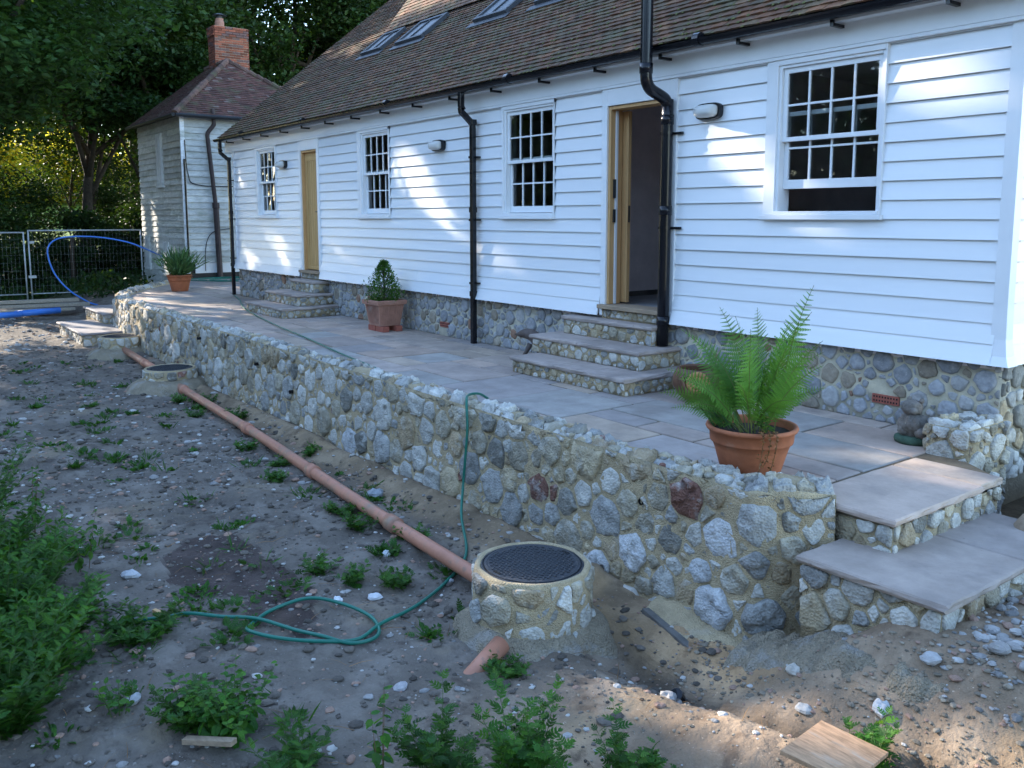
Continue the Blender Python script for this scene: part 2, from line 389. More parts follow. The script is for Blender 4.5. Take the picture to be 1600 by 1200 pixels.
# ---------------------------------------------------------------- ground
def gz(x, y):
    x = np.asarray(x, float); y = np.asarray(y, float)
    z = -.86 + .10 * sstep(-12, -20, x) + .0 * y
    z = z - .18 * np.exp(-((x + 3.40) / .55) ** 2 - ((y + 3.10) / .24) ** 2) - .07 * np.exp(-((x + 4.05) / .5) ** 2 - ((y + 3.65) / .3) ** 2) - .05 * np.exp(-((y + 3.12 + .12 * np.sin(x * 2)) / .10) ** 2) * sstep(-3.2, -2.8, x)
    z = z + .42 * sstep(-3.15, -2.05, x) * sstep(-3.25, -2.45, y)
    z = z + .16 * np.exp(-((x + 2.25) / .75) ** 2 - ((y + 3.55) / .35) ** 2)      # mound in the foreground
    z = z + .14 * sstep(-3.1, -1.2, x) * sstep(-5.2, -3.2, y)
    z = z + .30 * sstep(-2.5, -2.2, x) * sstep(-1.45, -.95, y)                    # soil bank beside the house
    z = z + .28 * sstep(-21.5, -24.5, x) * sstep(-2.5, -1, y)
    z = z + .9 * sstep(-29, -36, x) * 1.0 + 3.0 * sstep(-40, -80, x)
    z = z + .10 * np.exp(-((y + 2.62) / .14) ** 2) * sstep(-3.9, -4.4, x) * sstep(-19, -17, x) # sandy fillet against the wall
    z = z + .5 * sstep(-6.2, -9, y) * sstep(-9, -5, x)
    return z
def ground_grid(xs, ys):
    X, Y = np.meshgrid(xs, ys, indexing='ij'); Z = gz(X, Y)
    fx, fy = X.ravel(), Y.ravel(); zz = Z.ravel().copy(); cc = np.ones((len(fx), 3))
    for i in range(len(fx)):
        x, y = fx[i], fy[i]
        if -26 < x < 3 and y < 3:
            amp = 1.0
            zz[i] += amp * (.05 * nz(x, y, 0, .9) + .028 * nz(x, y, 3, 2.7) + .022 * nz(x, y, 7, 7) + .012 * nz(x, y, 9, 19))
    return X, Y, zz
def ground():
    def seg(*a): return np.unique(np.concatenate(a))
    xs = seg(np.linspace(-220, -40, 25), np.linspace(-40, -20, 40), np.linspace(-20, -8, 150), np.linspace(-8, -1.2, 270), np.linspace(-1.2, 4, 60), np.linspace(4, 200, 14))
    ys = seg(np.linspace(-220, -12, 16), np.linspace(-12, -6.7, 20), np.linspace(-6.7, -2.0, 190), np.linspace(-2.0, 0.4, 36), np.linspace(.4, 10, 14), np.linspace(10, 200, 14))
    X, Y, zz = ground_grid(xs, ys)
    nx, ny = X.shape
    V = np.stack([X.ravel(), Y.ravel(), zz], 1)
    # keep the ground under the terrace and house low
    und = (V[:, 0] < -2.9) & (V[:, 0] > -18.3) & (V[:, 1] > -2.3)
    V[und, 2] = -.9
    mb = MB(); F = []; C = []
    # damp patch outline (about -5.6,-4.4) and sandy area at the right
    for i in range(nx - 1):
        for j in range(ny - 1):
            F.append((i * ny + j, (i + 1) * ny + j, (i + 1) * ny + j + 1, i * ny + j + 1))
            x = (xs[i] + xs[i + 1]) / 2; y = (ys[j] + ys[j + 1]) / 2
            d = math.hypot((x + 5.95) / 1.0, (y + 4.55) / .38) + .55 * nz(x, y, 2, 1.6) + .25 * nz(x, y, 4, 5)
            w = float(sstep(1.0, .88, d))
            s_ = float(sstep(-4.2, -2.8, x) * sstep(-5, -3.9, y))
            s2 = float(sstep(.42, .1, abs(y + 2.72) + .12 * nz(x, y, 6, 3)) * sstep(-16, -13, x) * sstep(-2.4, -3, x))
            c = np.array([1., 1, 1]) * (1 - w) + np.array([.40, .33, .34]) * w
            c = c * (1 + s_ * np.array([.75, .50, .22])); c = c * (1 + s2 * np.array([.55, .35, .05]))
            fw = math.exp(-((y + 3.10 + .12 * math.sin(x * 2) + .06 * nz(x, 1, 1, 6)) / .11) ** 2) * float(sstep(-4.2, -3.4, x)); c = c * (1 - .62 * fw)
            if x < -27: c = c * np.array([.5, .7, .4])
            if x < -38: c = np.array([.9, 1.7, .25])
            C.append(c)
    mb.add(V, F, 0, np.array(C))
    return kind(mb.build('ground', M['earth'], smooth=True))
ground()

# ---------------------------------------------------------------- terrace
WALLP = [(-2.80, -2.14), (-3.10, -2.50), (-8, -2.46), (-13, -2.44), (-17.6, -2.46), (-18.9, -2.36), (-20.0, -2.05), (-21.2, -1.45), (-22.4, -.72), (-23.3, -.1)]
def flags():
    mb = MB()
    # mortar bed
    bed = [(-2.47, -2.10), (-17.5, -2.25), (-19.9, -1.85), (-21.2, -1.25), (-23.2, 0.15), (-24.25, .7), (-24.25, 4), (-18.4, 4), (-18.4, .04), (-2.9, .04), (-2.9, -.52), (-2.47, -.82)]
    mb.prism([(x, y, -.06) for x, y in bed], (0, 0, .05), 1)
    cut = []
    for (a, b_) in zip(WALLP[1:-1], WALLP[2:]):
        d = np.array([b_[0] - a[0], b_[1] - a[1]]); n = np.array([-d[1], d[0]]) / np.linalg.norm(d)    # towards outside (-y)
        if n[1] > 0: n = -n
        a_ = np.array(a) - n * .12; cut.append((n[0], n[1], n @ a_))
    U = .302
    nx, ny = 72, 21
    occ = np.zeros((nx, ny), bool); slabs = []
    sizes = [(3, 2), (2, 2), (2, 3), (3, 3), (2, 1), (1, 2), (3, 2), (2, 2), (4, 2)]
    for i in range(nx):
        for j in range(ny):
            if occ[i, j]: continue
            random.shuffle(sizes)
            for (a, b_) in sizes + [(1, 1)]:
                if i + a <= nx and j + b_ <= ny and not occ[i:i + a, j:j + b_].any():
                    occ[i:i + a, j:j + b_] = True; slabs.append((i * U, j * U, (i + a) * U, (j + b_) * U)); break
    cols = [(.36, .29, .25), (.40, .32, .265), (.31, .27, .25), (.38, .30, .235), (.31, .285, .26), (.41, .31, .25)]
    def slab(poly, z0=0., c=None):
        if len(poly) < 3: return
        P = np.array(poly); cen = P.mean(0)
        c = np.array(c or random.choice(cols)) * random.uniform(.88, 1.12)
        tx, ty = random.uniform(-.002, .002), random.uniform(-.002, .002); dz = random.uniform(-.002, .003)
        k = len(P); Q = cen + (P - cen) * (1 - .012 / max(.2, np.linalg.norm(P - cen, axis=1).mean()))
        V = [(p[0], p[1], z0 - .03) for p in P] + [(p[0], p[1], z0 - .006 + dz) for p in P] + [(q[0], q[1], z0 + dz + tx * (q[0] - cen[0]) + ty * (q[1] - cen[1])) for q in Q]
        A = .5 * (np.dot(P[:, 0], np.roll(P[:, 1], -1)) - np.dot(P[:, 1], np.roll(P[:, 0], -1)))
        F = [(i, (i + 1) % k, k + (i + 1) % k, k + i) for i in range(k)] + [(k + i, k + (i + 1) % k, 2 * k + (i + 1) % k, 2 * k + i) for i in range(k)] + [tuple(2 * k + i for i in range(k))]
        if A < 0: F = [f[::-1] for f in F]
        mb.add(V, F, 0, c)
    for (a, b_, c, d) in slabs:
        x1, x0 = -3.07 - a, -3.07 - c; y0, y1 = -2.30 + b_, -2.30 + d
        g_ = .011
        def jj(): return random.uniform(-.008, .008)
        poly = [(x0 + g_ + jj(), y0 + g_ + jj()), (x1 - g_ + jj(), y0 + g_ + jj()), (x1 - g_ + jj(), y1 - g_ + jj()), (x0 + g_ + jj(), y1 - g_ + jj())]
        if x1 > -18.4: poly = clip(poly, 0, 1, .03 if x1 > -18.4 else 9)
        else: poly = clip(poly, -1, 0, 24.2)
        if x0 < -18.4 < x1: poly = clip(poly, 0, 1, .03)
        for cc in cut[3:]:
            if len(poly) >= 3: poly = clip(poly, *cc)
        if x1 > -4 and len(poly) >= 3: pass
        slab(poly)
    # end slabs by the garden steps (edge slabs overhang the riser)
    o = mb.build('terrace', [M['flag'], M['joint']]); kind(o)
    return slab
flags()
def step_slab(mb, x0, x1, y0, y1, z, th=.042, c=(.36, .295, .26), mi=0, splits=()):
    """riven stone tread with a slightly uneven edge"""
    xs = [x0] + list(splits) + [x1]
    for a, b_ in zip(xs[:-1], xs[1:]):
        cc = np.array(c) * random.uniform(.92, 1.08)
        n = 10; per = []
        for i in range(n): per.append((a + (b_ - a - .006) * i / n, y0))
        for i in range(n): per.append((b_ - .006, y0 + (y1 - y0) * i / n))
        for i in range(n): per.append((b_ - .006 - (b_ - a - .006) * i / n, y1))
        for i in range(n): per.append((a, y1 - (y1 - y0) * i / n))
        def ring(ins, zz, amp):
            out = []
            cx, cy = (a + b_) / 2, (y0 + y1) / 2
            for (px, py) in per:
                dx = -ins * np.sign(px - cx) if abs(px - a) < 1e-3 or abs(px - b_) < .01 else 0
                dy = -ins * np.sign(py - cy) if abs(py - y0) < 1e-3 or abs(py - y1) < 1e-3 else 0
                e = amp * nz(px * 9, py * 9, zz * 40)
                out.append((px + dx + e, py + dy + e * .7, zz))
            return out
        k = len(per)
        V = ring(.008, z - th, .012) + ring(0, z - th * .6, .022) + ring(.002, z - .008, .018) + ring(.012, z, .006)
        F = [(r * k + i, r * k + (i + 1) % k, (r + 1) * k + (i + 1) % k, (r + 1) * k + i) for r in range(3) for i in range(k)]
        F += [tuple(range(k - 1, -1, -1)), tuple(3 * k + i for i in range(k))]
        mb.add(V, F, mi, cc)

# ---------------------------------------------------------------- retaining wall
def path_S(path, closed_top=None, zb=-1.0, batter=.06, h=1.0):
    P = np.array(path, float); seg = np.diff(P, axis=0); Ls = np.hypot(seg[:, 0], seg[:, 1]); cum = np.concatenate([[0], np.cumsum(Ls)])
    def at(s_):
        s_ = min(max(s_, 0), cum[-1] - 1e-6); i = int(np.searchsorted(cum, s_, 'right') - 1); t = (s_ - cum[i]) / Ls[i]
        p = P[i] + seg[i] * t; n = np.array([-seg[i][1], seg[i][0]]) / Ls[i]
        # blend normals near joints
        for (j, w) in ((i - 1, .5 - min(.5, t * Ls[i] / .12)), (i + 1, .5 - min(.5, (1 - t) * Ls[i] / .12))):
            if 0 <= j < len(seg) and w > 0:
                m = np.array([-seg[j][1], seg[j][0]]) / Ls[j]; n = n * (1 - w) + m * w
        n = n / np.linalg.norm(n)
        return p, n
    return at, cum[-1], cum
def retaining_wall():
    W = thing('retaining_wall', 'long rubble stone retaining wall with sandy mortar along the edge of the paved terrace', 'wall', (-3.1, -2.5, -.86))
    at, L_, cum = path_S(WALLP)
    zb, zt = -1.02, .06
    def out(n): return n if True else -n
    # normal sign: outward (-y on the straight run)
    sgn = 1 if at(5)[1][1] < 0 else -1
    def S(s_, t_):
        p, n = at(s_); n = n * sgn; bt = .05 * (1 - t_ / (zt - zb)) ** 1.5
        return np.array([p[0] + n[0] * bt, p[1] + n[1] * bt, zb + t_]), np.array([n[0], n[1], 0])
    rr = np.random.default_rng(11)
    s0 = cum[1]
    def sx(x): return s0 + (-3.10 - x)
    seeds = [(sx(-3.34) , .30, .155), (sx(-3.32), .74, .135), (sx(-3.45), .50, .085), (sx(-4.05), .44, .13), (sx(-3.72), .62, .10), (sx(-4.38), .24, .12), (sx(-3.92), .23, .08), (sx(-8.3), .30, .17),
             (sx(-3.38), .99, .085), (sx(-3.85), .86, .10), (sx(-4.3), .86, .11), (sx(-4.75), .60, .11), (.12, .86, .07), (.30, .60, .075)]
    cells = stone_cells(L_, zt - zb + .03, [(.15, .8), (.112, 2.2), (.082, 3), (.056, 3.5), (.036, 2.5)], .0105, seeds, rr=rr)
    mb = MB()
    for i_ in (0, 1, 2, 3, 5, 7): put_stones(mb, [cells[i_]], S, .030, 0, lambda q: np.array([.50, .50, .50]) * q.uniform(.9, 1.08), 1, 1.0, rr)
    cells = [c for i_, c in enumerate(cells) if i_ not in (0, 1, 2, 3, 5, 7)]
    near = [c for c in cells if c[1][0] < 3.2]; far = [c for c in cells if c[1][0] >= 3.2]
    put_stones(mb, near, S, .025, 0, rub_col, 1, .95, rr)
    put_stones(mb, far, S, .024, 0, rub_col, 1, .8, rr)
    # stones laid on the top, uneven
    th = .27
    def S2(s_, t_):
        p, n = at(s_); n = n * sgn
        z = zt - .012 + .035 * nz(s_ * 2.3, t_ * 3) - (.03 if (t_ < .04 or t_ > th - .04) else 0) + .055 * math.exp(-((s_ - .35) / .45) ** 2) * (1 if s_ < 3 else 0)
        if s_ < cum[1]: z = z
        return np.array([p[0] - n[0] * t_, p[1] - n[1] * t_, z]), np.array([0, 0, 1.])
    cells2 = stone_cells(L_, th, [(.085, 1.2), (.06, 3), (.035, 5)], .009, rr=rr)
    put_stones(mb, [c for c in cells2 if rr.random() < .92], S2, .034, 0, lambda q: rub_col(q) * 1.05, 1, .9, rr)
    # loose raised copings so that the top line is ragged
    for _ in range(150):
        s_ = rr.uniform(0, L_); t_ = rr.choice([rr.uniform(.02, .07), rr.uniform(.18, .25)])
        p, n = S2(s_, t_); r = rr.uniform(.03, .065)
        k = 8; V = []
        for (sc, hh) in ((1, -.5), (1.05, .2), (.8, .75), (.4, 1.0)):
            for a in range(k):
                q = 2 * math.pi * a / k; e = 1 + .35 * nz(p[0] * 9 + math.cos(q), p[1] * 9 + math.sin(q), sc * 3)
                V.append(p + np.array([math.cos(q) * r * sc * e, math.sin(q) * r * sc * e * .75, hh * r * .55 * e]))
        V.append(p + (0, 0, r * .55))
        F = [(i * k + a, i * k + (a + 1) % k, (i + 1) * k + (a + 1) % k, (i + 1) * k + a) for i in range(3) for a in range(k)] + [(3 * k + a, 3 * k + (a + 1) % k, 4 * k) for a in range(k)]
        mb.add(V, F, 0, rub_col(rr))
    mb.build('stonework', M['stone'], W, smooth=True)
    # mortar core, finely divided and uneven
    mo = MB(); prof = []
    nS = int(L_ / .045); ts = np.linspace(0, zt - zb, 26); V = []; 
    def prof_pts(s_):
        pts = []
        for t_ in ts:
            p, n = S(s_, t_); e = .010 * nz(s_ * 9, t_ * 9, 1) + .006 * nz(s_ * 25, t_ * 25, 2); pts.append(p + n * (e + .0115))
        for t_ in np.linspace(.02, th, 7):
            p, n = S2(s_, t_); pts.append(p + n * (.010 * nz(s_ * 9, t_ * 9, 5)))
        p, n = S2(s_, th + .01); pts.append(np.array([p[0], p[1], -.1])); return pts
    for i in range(nS + 1): V += prof_pts(L_ * i / nS)
    k = 26 + 7 + 1
    F = [(i * k + j, i * k + j + 1, (i + 1) * k + j + 1, (i + 1) * k + j) for i in range(nS) for j in range(k - 1)]
    F += [tuple(range(k)), tuple(nS * k + j for j in range(k - 1, -1, -1))]
    mo.add(V, F, 0)
    mo.build('mortar', M['mortar'], W, smooth=True)
    # weep pipes
    for (x, z) in ((-3.99, -.22), (-13.2, -.14), (-10.9, -.22), (-9.8, -.41)):
        w = MB(); y = -2.47
        w.tube([(x, y + .1, z), (x, y - .055, z)], .022, 14, 0, cap=False); w.tube([(x, y - .055, z), (x, y + .1, z)], .016, 14, 1, cap=False)
        w.add([(x + .02 * math.cos(a), y - .02, z + .02 * math.sin(a)) for a in np.linspace(0, 6.28, 12, endpoint=False)], [tuple(range(12))], 1)
        w.build('weep_pipe', [M['black'], M['hole']], W)
retaining_wall()

# ---------------------------------------------------------------- stone steps
def stone_steps(label, levels, loc, coll=None, wallside=None):
    T = thing('stone_steps', label, 'steps', loc)
    for (x0, x1, y0, y1, z0, z1, ov, spl) in levels:
        t = MB(); step_slab(t, x0 - ov, x1 + ov, y0 - ov, y1, z1, splits=spl); tr_ = t.build('tread', M['flag'], T)
        r = MB(); r.box(x0, x1, y0, y1, z0, z1 - .043, 1)
        h = z1 - .045 - z0
        rl = [(h * .40, 2.5), (h * .28, 3), (.02, 3)] if h < .25 else [(.09, 1.5), (.06, 3), (.035, 4)]
        facing(r, (x1, y0, z0), (-1, 0, 0), (0, 0, 1), (0, -1, 0), x1 - x0, h, rl, .010, .016)
        facing(r, (x1, y0, z0), (0, 1, 0), (0, 0, 1), (1, 0, 0), min(y1 - y0, 2.2), h, rl, .010, .016)
        facing(r, (x0, y0, z0), (0, 1, 0), (0, 0, 1), (-1, 0, 0), min(y1 - y0, 2.2), h, rl, .010, .014)
        r.build('riser', [M['stone'], M['mortar']], T, smooth=True)
    return T
stone_steps('three stone steps with rubble risers below the open doorway', [
    (-7.47, -5.76, -.95, .02, 0, .17, .03, (-6.75,)), (-7.62, -5.97, -.56, .02, .17, .36, .03, (-6.85,)), (-7.5, -6.15, -.20, .02, .36, .56, .03, ())], (-6.6, -.5, 0))
stone_steps('three stone steps below the closed wooden door', [
    (-15.28, -13.66, -.98, .02, 0, .17, .03, ()), (-15.2, -13.88, -.63, .02, .17, .36, .03, ()), (-15.0, -14.03, -.27, .02, .36, .56, .03, ())], (-14.5, -.5, 0))
def garden_steps():
    T = thing('garden_steps', 'two broad sandstone steps leading down from the right hand end of the terrace', 'steps', (-2.4, -1.6, -.5))
    t = MB()
    step_slab(t, -3.05, -2.43, -2.135, -1.10, .004, c=(.43, .33, .27)); step_slab(t, -3.05, -2.45, -1.095, -.80, .004, c=(.47, .36, .28))
    t.build('tread', M['flag'], T)
    r = MB(); r.box(-3.0, -2.47, -2.09, -.84, -.6, -.042, 1)
    facing(r, (-2.47, -2.09, -.24), (-1, 0, 0), (0, 0, 1), (0, -1, 0), .53, .195, [(.075, 3), (.045, 3), (.028, 4)], .010, .02, seeds=[(.30, .09, .085)])
    facing(r, (-2.47, -2.09, -.24), (0, 1, 0), (0, 0, 1), (1, 0, 0), 1.25, .195, [(.075, 3), (.045, 3), (.028, 4)], .010, .02)
    r.build('riser', [M['stone'], M['mortar']], T, smooth=True)
    t = MB(); step_slab(t, -2.78, -1.93, -2.535, -1.62, -.2, c=(.38, .31, .265)); step_slab(t, -2.6, -1.945, -1.615, -.93, -.2, c=(.36, .30, .265))
    t.build('tread', M['flag'], T)
    r = MB(); r.box(-2.76, -1.98, -2.49, -1.0, -.75, -.246, 1)
    facing(r, (-1.98, -2.49, -.62), (-1, 0, 0), (0, 0, 1), (0, -1, 0), .80, .37, [(.09, 3), (.06, 3), (.035, 4)], .010, .02)
    facing(r, (-1.98, -2.49, -.62), (0, 1, 0), (0, 0, 1), (1, 0, 0), 1.49, .37, [(.09, 3), (.06, 3), (.035, 4)], .010, .02)
    r.build('riser', [M['stone'], M['mortar']], T, smooth=True)
garden_steps()
def far_steps():
    T = thing('garden_steps', 'two pale stone steps going down outside the far curved end of the retaining wall', 'steps', (-19.5, -2.9, -.7))
    t = MB(); step_slab(t, -21.2, -19.25, -2.52, -1.3, -.30, c=(.27, .25, .25)); t.build('tread', M['flag'], T)
    r = MB(); r.box(-21.1, -19.28, -2.48, -1.3, -.8, -.345, 1); facing(r, (-19.28, -2.48, -.5), (-1, 0, 0), (0, 0, 1), (0, -1, 0), 1.8, .15, [(.07, 3), (.04, 3)], .01, .016)
    facing(r, (-19.28, -2.48, -.5), (0, 1, 0), (0, 0, 1), (1, 0, 0), .5, .17, [(.07, 3), (.04, 3)], .01, .016)
    r.build('riser', [M['stone'], M['mortar']], T, smooth=True)
    t = MB(); step_slab(t, -20.4, -17.95, -3.20, -2.3, -.52, c=(.27, .25, .25)); t.build('tread', M['flag'], T)
    r = MB(); r.box(-20.3, -18.0, -3.15, -2.3, -1.0, -.565, 1)
    facing(r, (-18.0, -3.15, -.78), (-1, 0, 0), (0, 0, 1), (0, -1, 0), 2.3, .21, [(.09, 3), (.05, 3)], .01, .016)
    facing(r, (-18.0, -3.15, -.78), (0, 1, 0), (0, 0, 1), (1, 0, 0), .8, .21, [(.09, 3), (.05, 3)], .01, .016)
    r.build('riser', [M['stone'], M['mortar']], T, smooth=True)
far_steps()
def pier():
    T = thing('stone_pier', 'short rubble stone pier standing against the house corner at the end of the terrace', 'pier', (-2.9, -.3, 0))
    r = MB(); x0, x1, y0, z0, z1 = -3.10, -2.80, -.56, -.5, .20
    r.box(x0, x1, y0, -.0, z0, z1, 1)
    rl = [(.09, 2), (.06, 3), (.03, 4)]
    facing(r, (x1, y0, -.4), (-1, 0, 0), (0, 0, 1), (0, -1, 0), x1 - x0, .6, rl, .012, .03)
    facing(r, (x1, y0, -.5), (0, 1, 0), (0, 0, 1), (1, 0, 0), .56, .7, rl, .012, .03)
    facing(r, (x0, y0, 0), (0, 1, 0), (0, 0, 1), (-1, 0, 0), .5, .2, rl, .012, .03)
    facing(r, (x0, y0, z1), (1, 0, 0), (0, 1, 0), (0, 0, 1), .3, .54, rl, .012, .035)
    r.build('stonework', [M['stone'], M['mortar']], T, smooth=True)
pier()

# ---------------------------------------------------------------- the white weatherboarded house
H = thing('house', 'long single storey white weatherboarded house with a brown tiled roof and stone plinth', 'house', (-10, 0, 0))
XL, XR = -18.40, -2.87
ZB, PZ, ZF = .59, .15, 3.03
WINS = [('w1', -17.14, -16.10, -16.95, -16.20, 0), ('w2', -12.78, -11.78, -12.58, -11.83, 0), ('w3', -8.92, -7.91, -8.80, -7.98, 0), ('w4', -4.98, -3.86, -4.79, -3.95, .19)]
DOORS = [(-15.05, -14.22), (-7.10, -6.03)]
def cladding():
    mb = MB(); rr = np.random.default_rng(3)
    y_in = .012
    for k in range(17):
        z0 = ZB + PZ * k; z1 = min(z0 + PZ + .02, 3.09)
        ybot = -.021; ytop = .004
        if k == 0: ybot, ytop = -.082, -.030
        elif k == 1: ybot, ytop = -.046, -.008
        elif k == 2: ybot, ytop = -.025, .002
        cuts = []
        if z0 > 1.63: cuts += [(w[1], w[2]) for w in WINS]
        cuts += [(a, b_) for a, b_ in DOORS]
        xs = [XL]
        for a, b_ in sorted(cuts): xs += [a, b_]
        xs.append(XR - .05)
        for a, b_ in zip(xs[::2], xs[1::2]):
            # random butt joints
            js = [a]; 
            while b_ - js[-1] > 4.2: js.append(js[-1] + rr.uniform(2.4, 4.0))
            js.append(b_)
            for p, q in zip(js[:-1], js[1:]):
                n = max(2, int((q - p) / .5)); V = []
                off = rr.uniform(-.001, .002)
                for i in range(n + 1):
                    x = p + (q - p - .0015) * i / n; e = .0015 * nz(x, k * 3.1, 0, 1.3)
                    V += [(x, ybot + .015, z0 + e), (x, ybot + off, z0 + e), (x, ybot + off + .0005, z0 + .004 + e), (x, ytop + off, z1)]
                F = [(i * 4 + j, (i + 1) * 4 + j, (i + 1) * 4 + j + 1, i * 4 + j + 1) for i in range(n) for j in range(3)]
                F += [(3, 2, 1, 0), (n * 4, n * 4 + 1, n * 4 + 2, n * 4 + 3)]
                g_ = rr.uniform(.97, 1.03); mb.add(V, F, 0, (.80 * g_, .81 * g_, .82 * g_))
    # right hand side wall
    for k in range(17):
        z0 = ZB + PZ * k; z1 = min(z0 + PZ + .02, 3.09); xb = XR + .016 + (.05 if k == 0 else .02 if k == 1 else 0); xt = XR - .004 + (.02 if k == 0 else 0)
        V = [(xb - .015, .06, z0), (xb, .06, z0), (xt, .06, z1), (xb - .015, 6, z0), (xb, 6, z0), (xt, 6, z1)]
        mb.add(V, [(0, 3, 4, 1), (1, 4, 5, 2)], 0, (.8, .81, .82))
    mb.build('weatherboarding', M['whiteclad'], H)
    # sheathing behind the boards with the openings left open
    sh = MB(); holes = [(w[3] - .07, w[4] + .07, 1.70, 2.96) for w in WINS] + [(-14.97, -14.30, .70, 2.83), (-7.02, -6.12, .70, 2.83)]
    xs = sorted(set([XL, XR] + [h_[0] for h_ in holes] + [h_[1] for h_ in holes])); zs = sorted(set([.55, 3.3] + [h_[2] for h_ in holes] + [h_[3] for h_ in holes]))
    for a, b_ in zip(xs[:-1], xs[1:]):
        for c, d in zip(zs[:-1], zs[1:]):
            mx_, mz = (a + b_) / 2, (c + d) / 2
            if any(h_[0] < mx_ < h_[1] and h_[2] < mz < h_[3] for h_ in holes): continue
            sh.box(a, b_, .022, .17, c, d)
    sh.build('wall_core', M['plaster'], H)
    # corner boards
    c = MB(); pr = [(.59, .078), (.66, .05), (.78, .032), (1.0, .024), (3.05, .022)]
    V = []
    for z, o_ in pr: V += [(XR - .075, -o_, z), (XR + o_, -o_, z), (XR + o_, .075, z), (XR - .075, .075, z)]
    F = [(i * 4 + j, i * 4 + (j + 1) % 4, (i + 1) * 4 + (j + 1) % 4, (i + 1) * 4 + j) for i in range(4) for j in range(4)] + [(3, 2, 1, 0), (16, 17, 18, 19)]
    c.add(V, F); c.build('corner_board', M['white'], H)
    c = MB(); V = []
    for z, o_ in pr: V += [(XL - o_, -o_, z), (XL + .06, -o_, z), (XL + .06, .075, z), (XL - o_, .075, z)]
    c.add(V, F); c.build('corner_board', M['white'], H)
    # fascia / frieze board
    f = MB(); f.box(XL - .35, XR + .35, -.052, -.008, ZF, 3.235); f.box(XL - .35, XR + .35, -.05, .02, 3.00, 3.029)
    f.build('fascia_board', M['white'], H, bevel=.003)
    s = MB(); s.box(XL - .3, XR + .3, -.16, -.052, 3.205, 3.225); s.build('soffit', M['white'], H)
    # left end wall
    e = MB()
    for k in range(17):
        z0 = ZB + PZ * k; e.add([(XL - .016, .08, z0), (XL + .0, .08, z0 + PZ), (XL + .0, 6, z0 + PZ), (XL - .016, 6, z0)], [(0, 1, 2, 3)], 0, (.8, .8, .8))
    e.build('weatherboarding', M['whiteclad'], H)
cladding()
def plinth():
    mb = MB(); mb.box(XL + .02, XR - .005, .03, .2, -.3, .60, 1)
    mb.box(XR - .3, XR - .006, .2, 5, -.5, .60, 1)
    rr_ = [(.085, .8), (.062, 3), (.04, 5), (.024, 4)]
    ab = [(-3.75, .19), (-10.34, .16), (-12.53, .23)]
    cells = stone_cells(XR - XL - .03, .60, rr_, .010)
    def clear(c):
        x = XR - .005 - c[1][0]; z = c[1][1]
        return not any(abs(x - a) < .125 + c[2] * .5 and abs(z - b_) < .045 + c[2] * .6 for a, b_ in ab)
    put_stones(mb, [c for c in cells if clear(c)], flat_S((XR - .005, .03, 0), (-1, 0, 0), (0, 0, 1), (0, -1, 0)), .022, 0, flint_col, 1, .4)
    facing(mb, (XR - .006, .03, -.3), (0, 1, 0), (0, 0, 1), (1, 0, 0), 4, .9, [(.10, 1), (.07, 3), (.04, 5)], .012, .03)
    mb.build('stone_plinth', [M['flint'], M['mortar_grey']], H, smooth=True)
    for (x, z) in ab:
        w = .115; hh = .036
        b_ = MB(); b_.box(x - w, x + w, .012, .04, z - hh, z + hh, 0)
        for i in range(9):
            for j in (-1, 1): b_.box(x - w + .018 + i * .0244 - .006, x - w + .018 + i * .0244 + .006, .0095, .0115, z + j * .016 - .007, z + j * .016 + .007, 1)
        b_.build('airbrick', [M['airbrick'], M['hole']], H)
plinth()
def window(x0, x1, g0, g1, lift):
    T = MB(); z0, z1 = 1.70, 3.0
    yc = -.036
    T.box(x0, g0 - .075, yc, .02, 1.675, z1); T.box(g1 + .075, x1, yc, .02, 1.675, z1); T.box(g0 - .075, g1 + .075, yc, .02, 2.955, z1)
    # inner box
    T.box(g0 - .075, g0 - .045, -.02, .14, 1.70, 2.955); T.box(g1 + .045, g1 + .075, -.02, .14, 1.70, 2.955); T.box(g0 - .045, g1 + .045, -.02, .14, 2.93, 2.955)
    fr_ = T.build('window', M['white'], H, bevel=.003)
    s = MB(); s.box(x0 - .02, x1 + .02, -.062, .0, 1.635, 1.673); s.box(g0 - .08, g1 + .08, -.048, .14, 1.674, 1.706); s.build('sill', M['white'], fr_, bevel=.003)
    def sash(ya, zb, zt, bottom, top):
        m = MB(); yb = ya + .035
        m.box(g0 - .044, g0, ya, yb, zb - bottom, zt + top); m.box(g1, g1 + .044, ya, yb, zb - bottom, zt + top)
        m.box(g0, g1, ya, yb, zb - bottom, zb); m.box(g0, g1, ya, yb, zt, zt + top)
        w = g1 - g0
        for i in (1, 2, 3): m.box(g0 + w * i / 4 - .009, g0 + w * i / 4 + .009, ya + .003, yb - .004, zb, zt)
        zm = (zb + zt) / 2
        for i in range(4):
            a = g0 + w * i / 4 + (.0095 if i else 0); b_ = g0 + w * (i + 1) / 4 - (.0095 if i < 3 else 0)
            m.box(a, b_, ya + .005, yb - .006, zm - .009, zm + .009)
        m.build('sash', M['white'], fr_, bevel=.002)
        p = MB(); yp = ya + .016
        for i in range(4):
            for j in range(2):
                a = g0 + w * i / 4 + .006; b_ = g0 + w * (i + 1) / 4 - .006; c = zb + (zt - zb) * j / 2 + .004; d = zb + (zt - zb) * (j + 1) / 2 - .004
                t1, t2 = random.uniform(-.0012, .0012), random.uniform(-.0012, .0012)
                p.add([(a, yp + t1, c), (b_, yp - t1, c), (b_, yp + t2, d), (a, yp - t2, d)], [(0, 1, 2, 3)])
        p.build('pane', M['glass'], fr_)
    zm = 2.345
    sash(.005, zm, 2.885, .038, .044)              # upper sash, outside
    zl = 1.79 + lift
    sash(.045, zl, zl + .545, .078, .038)          # lower sash, behind
for w in WINS: window(*w[1:])
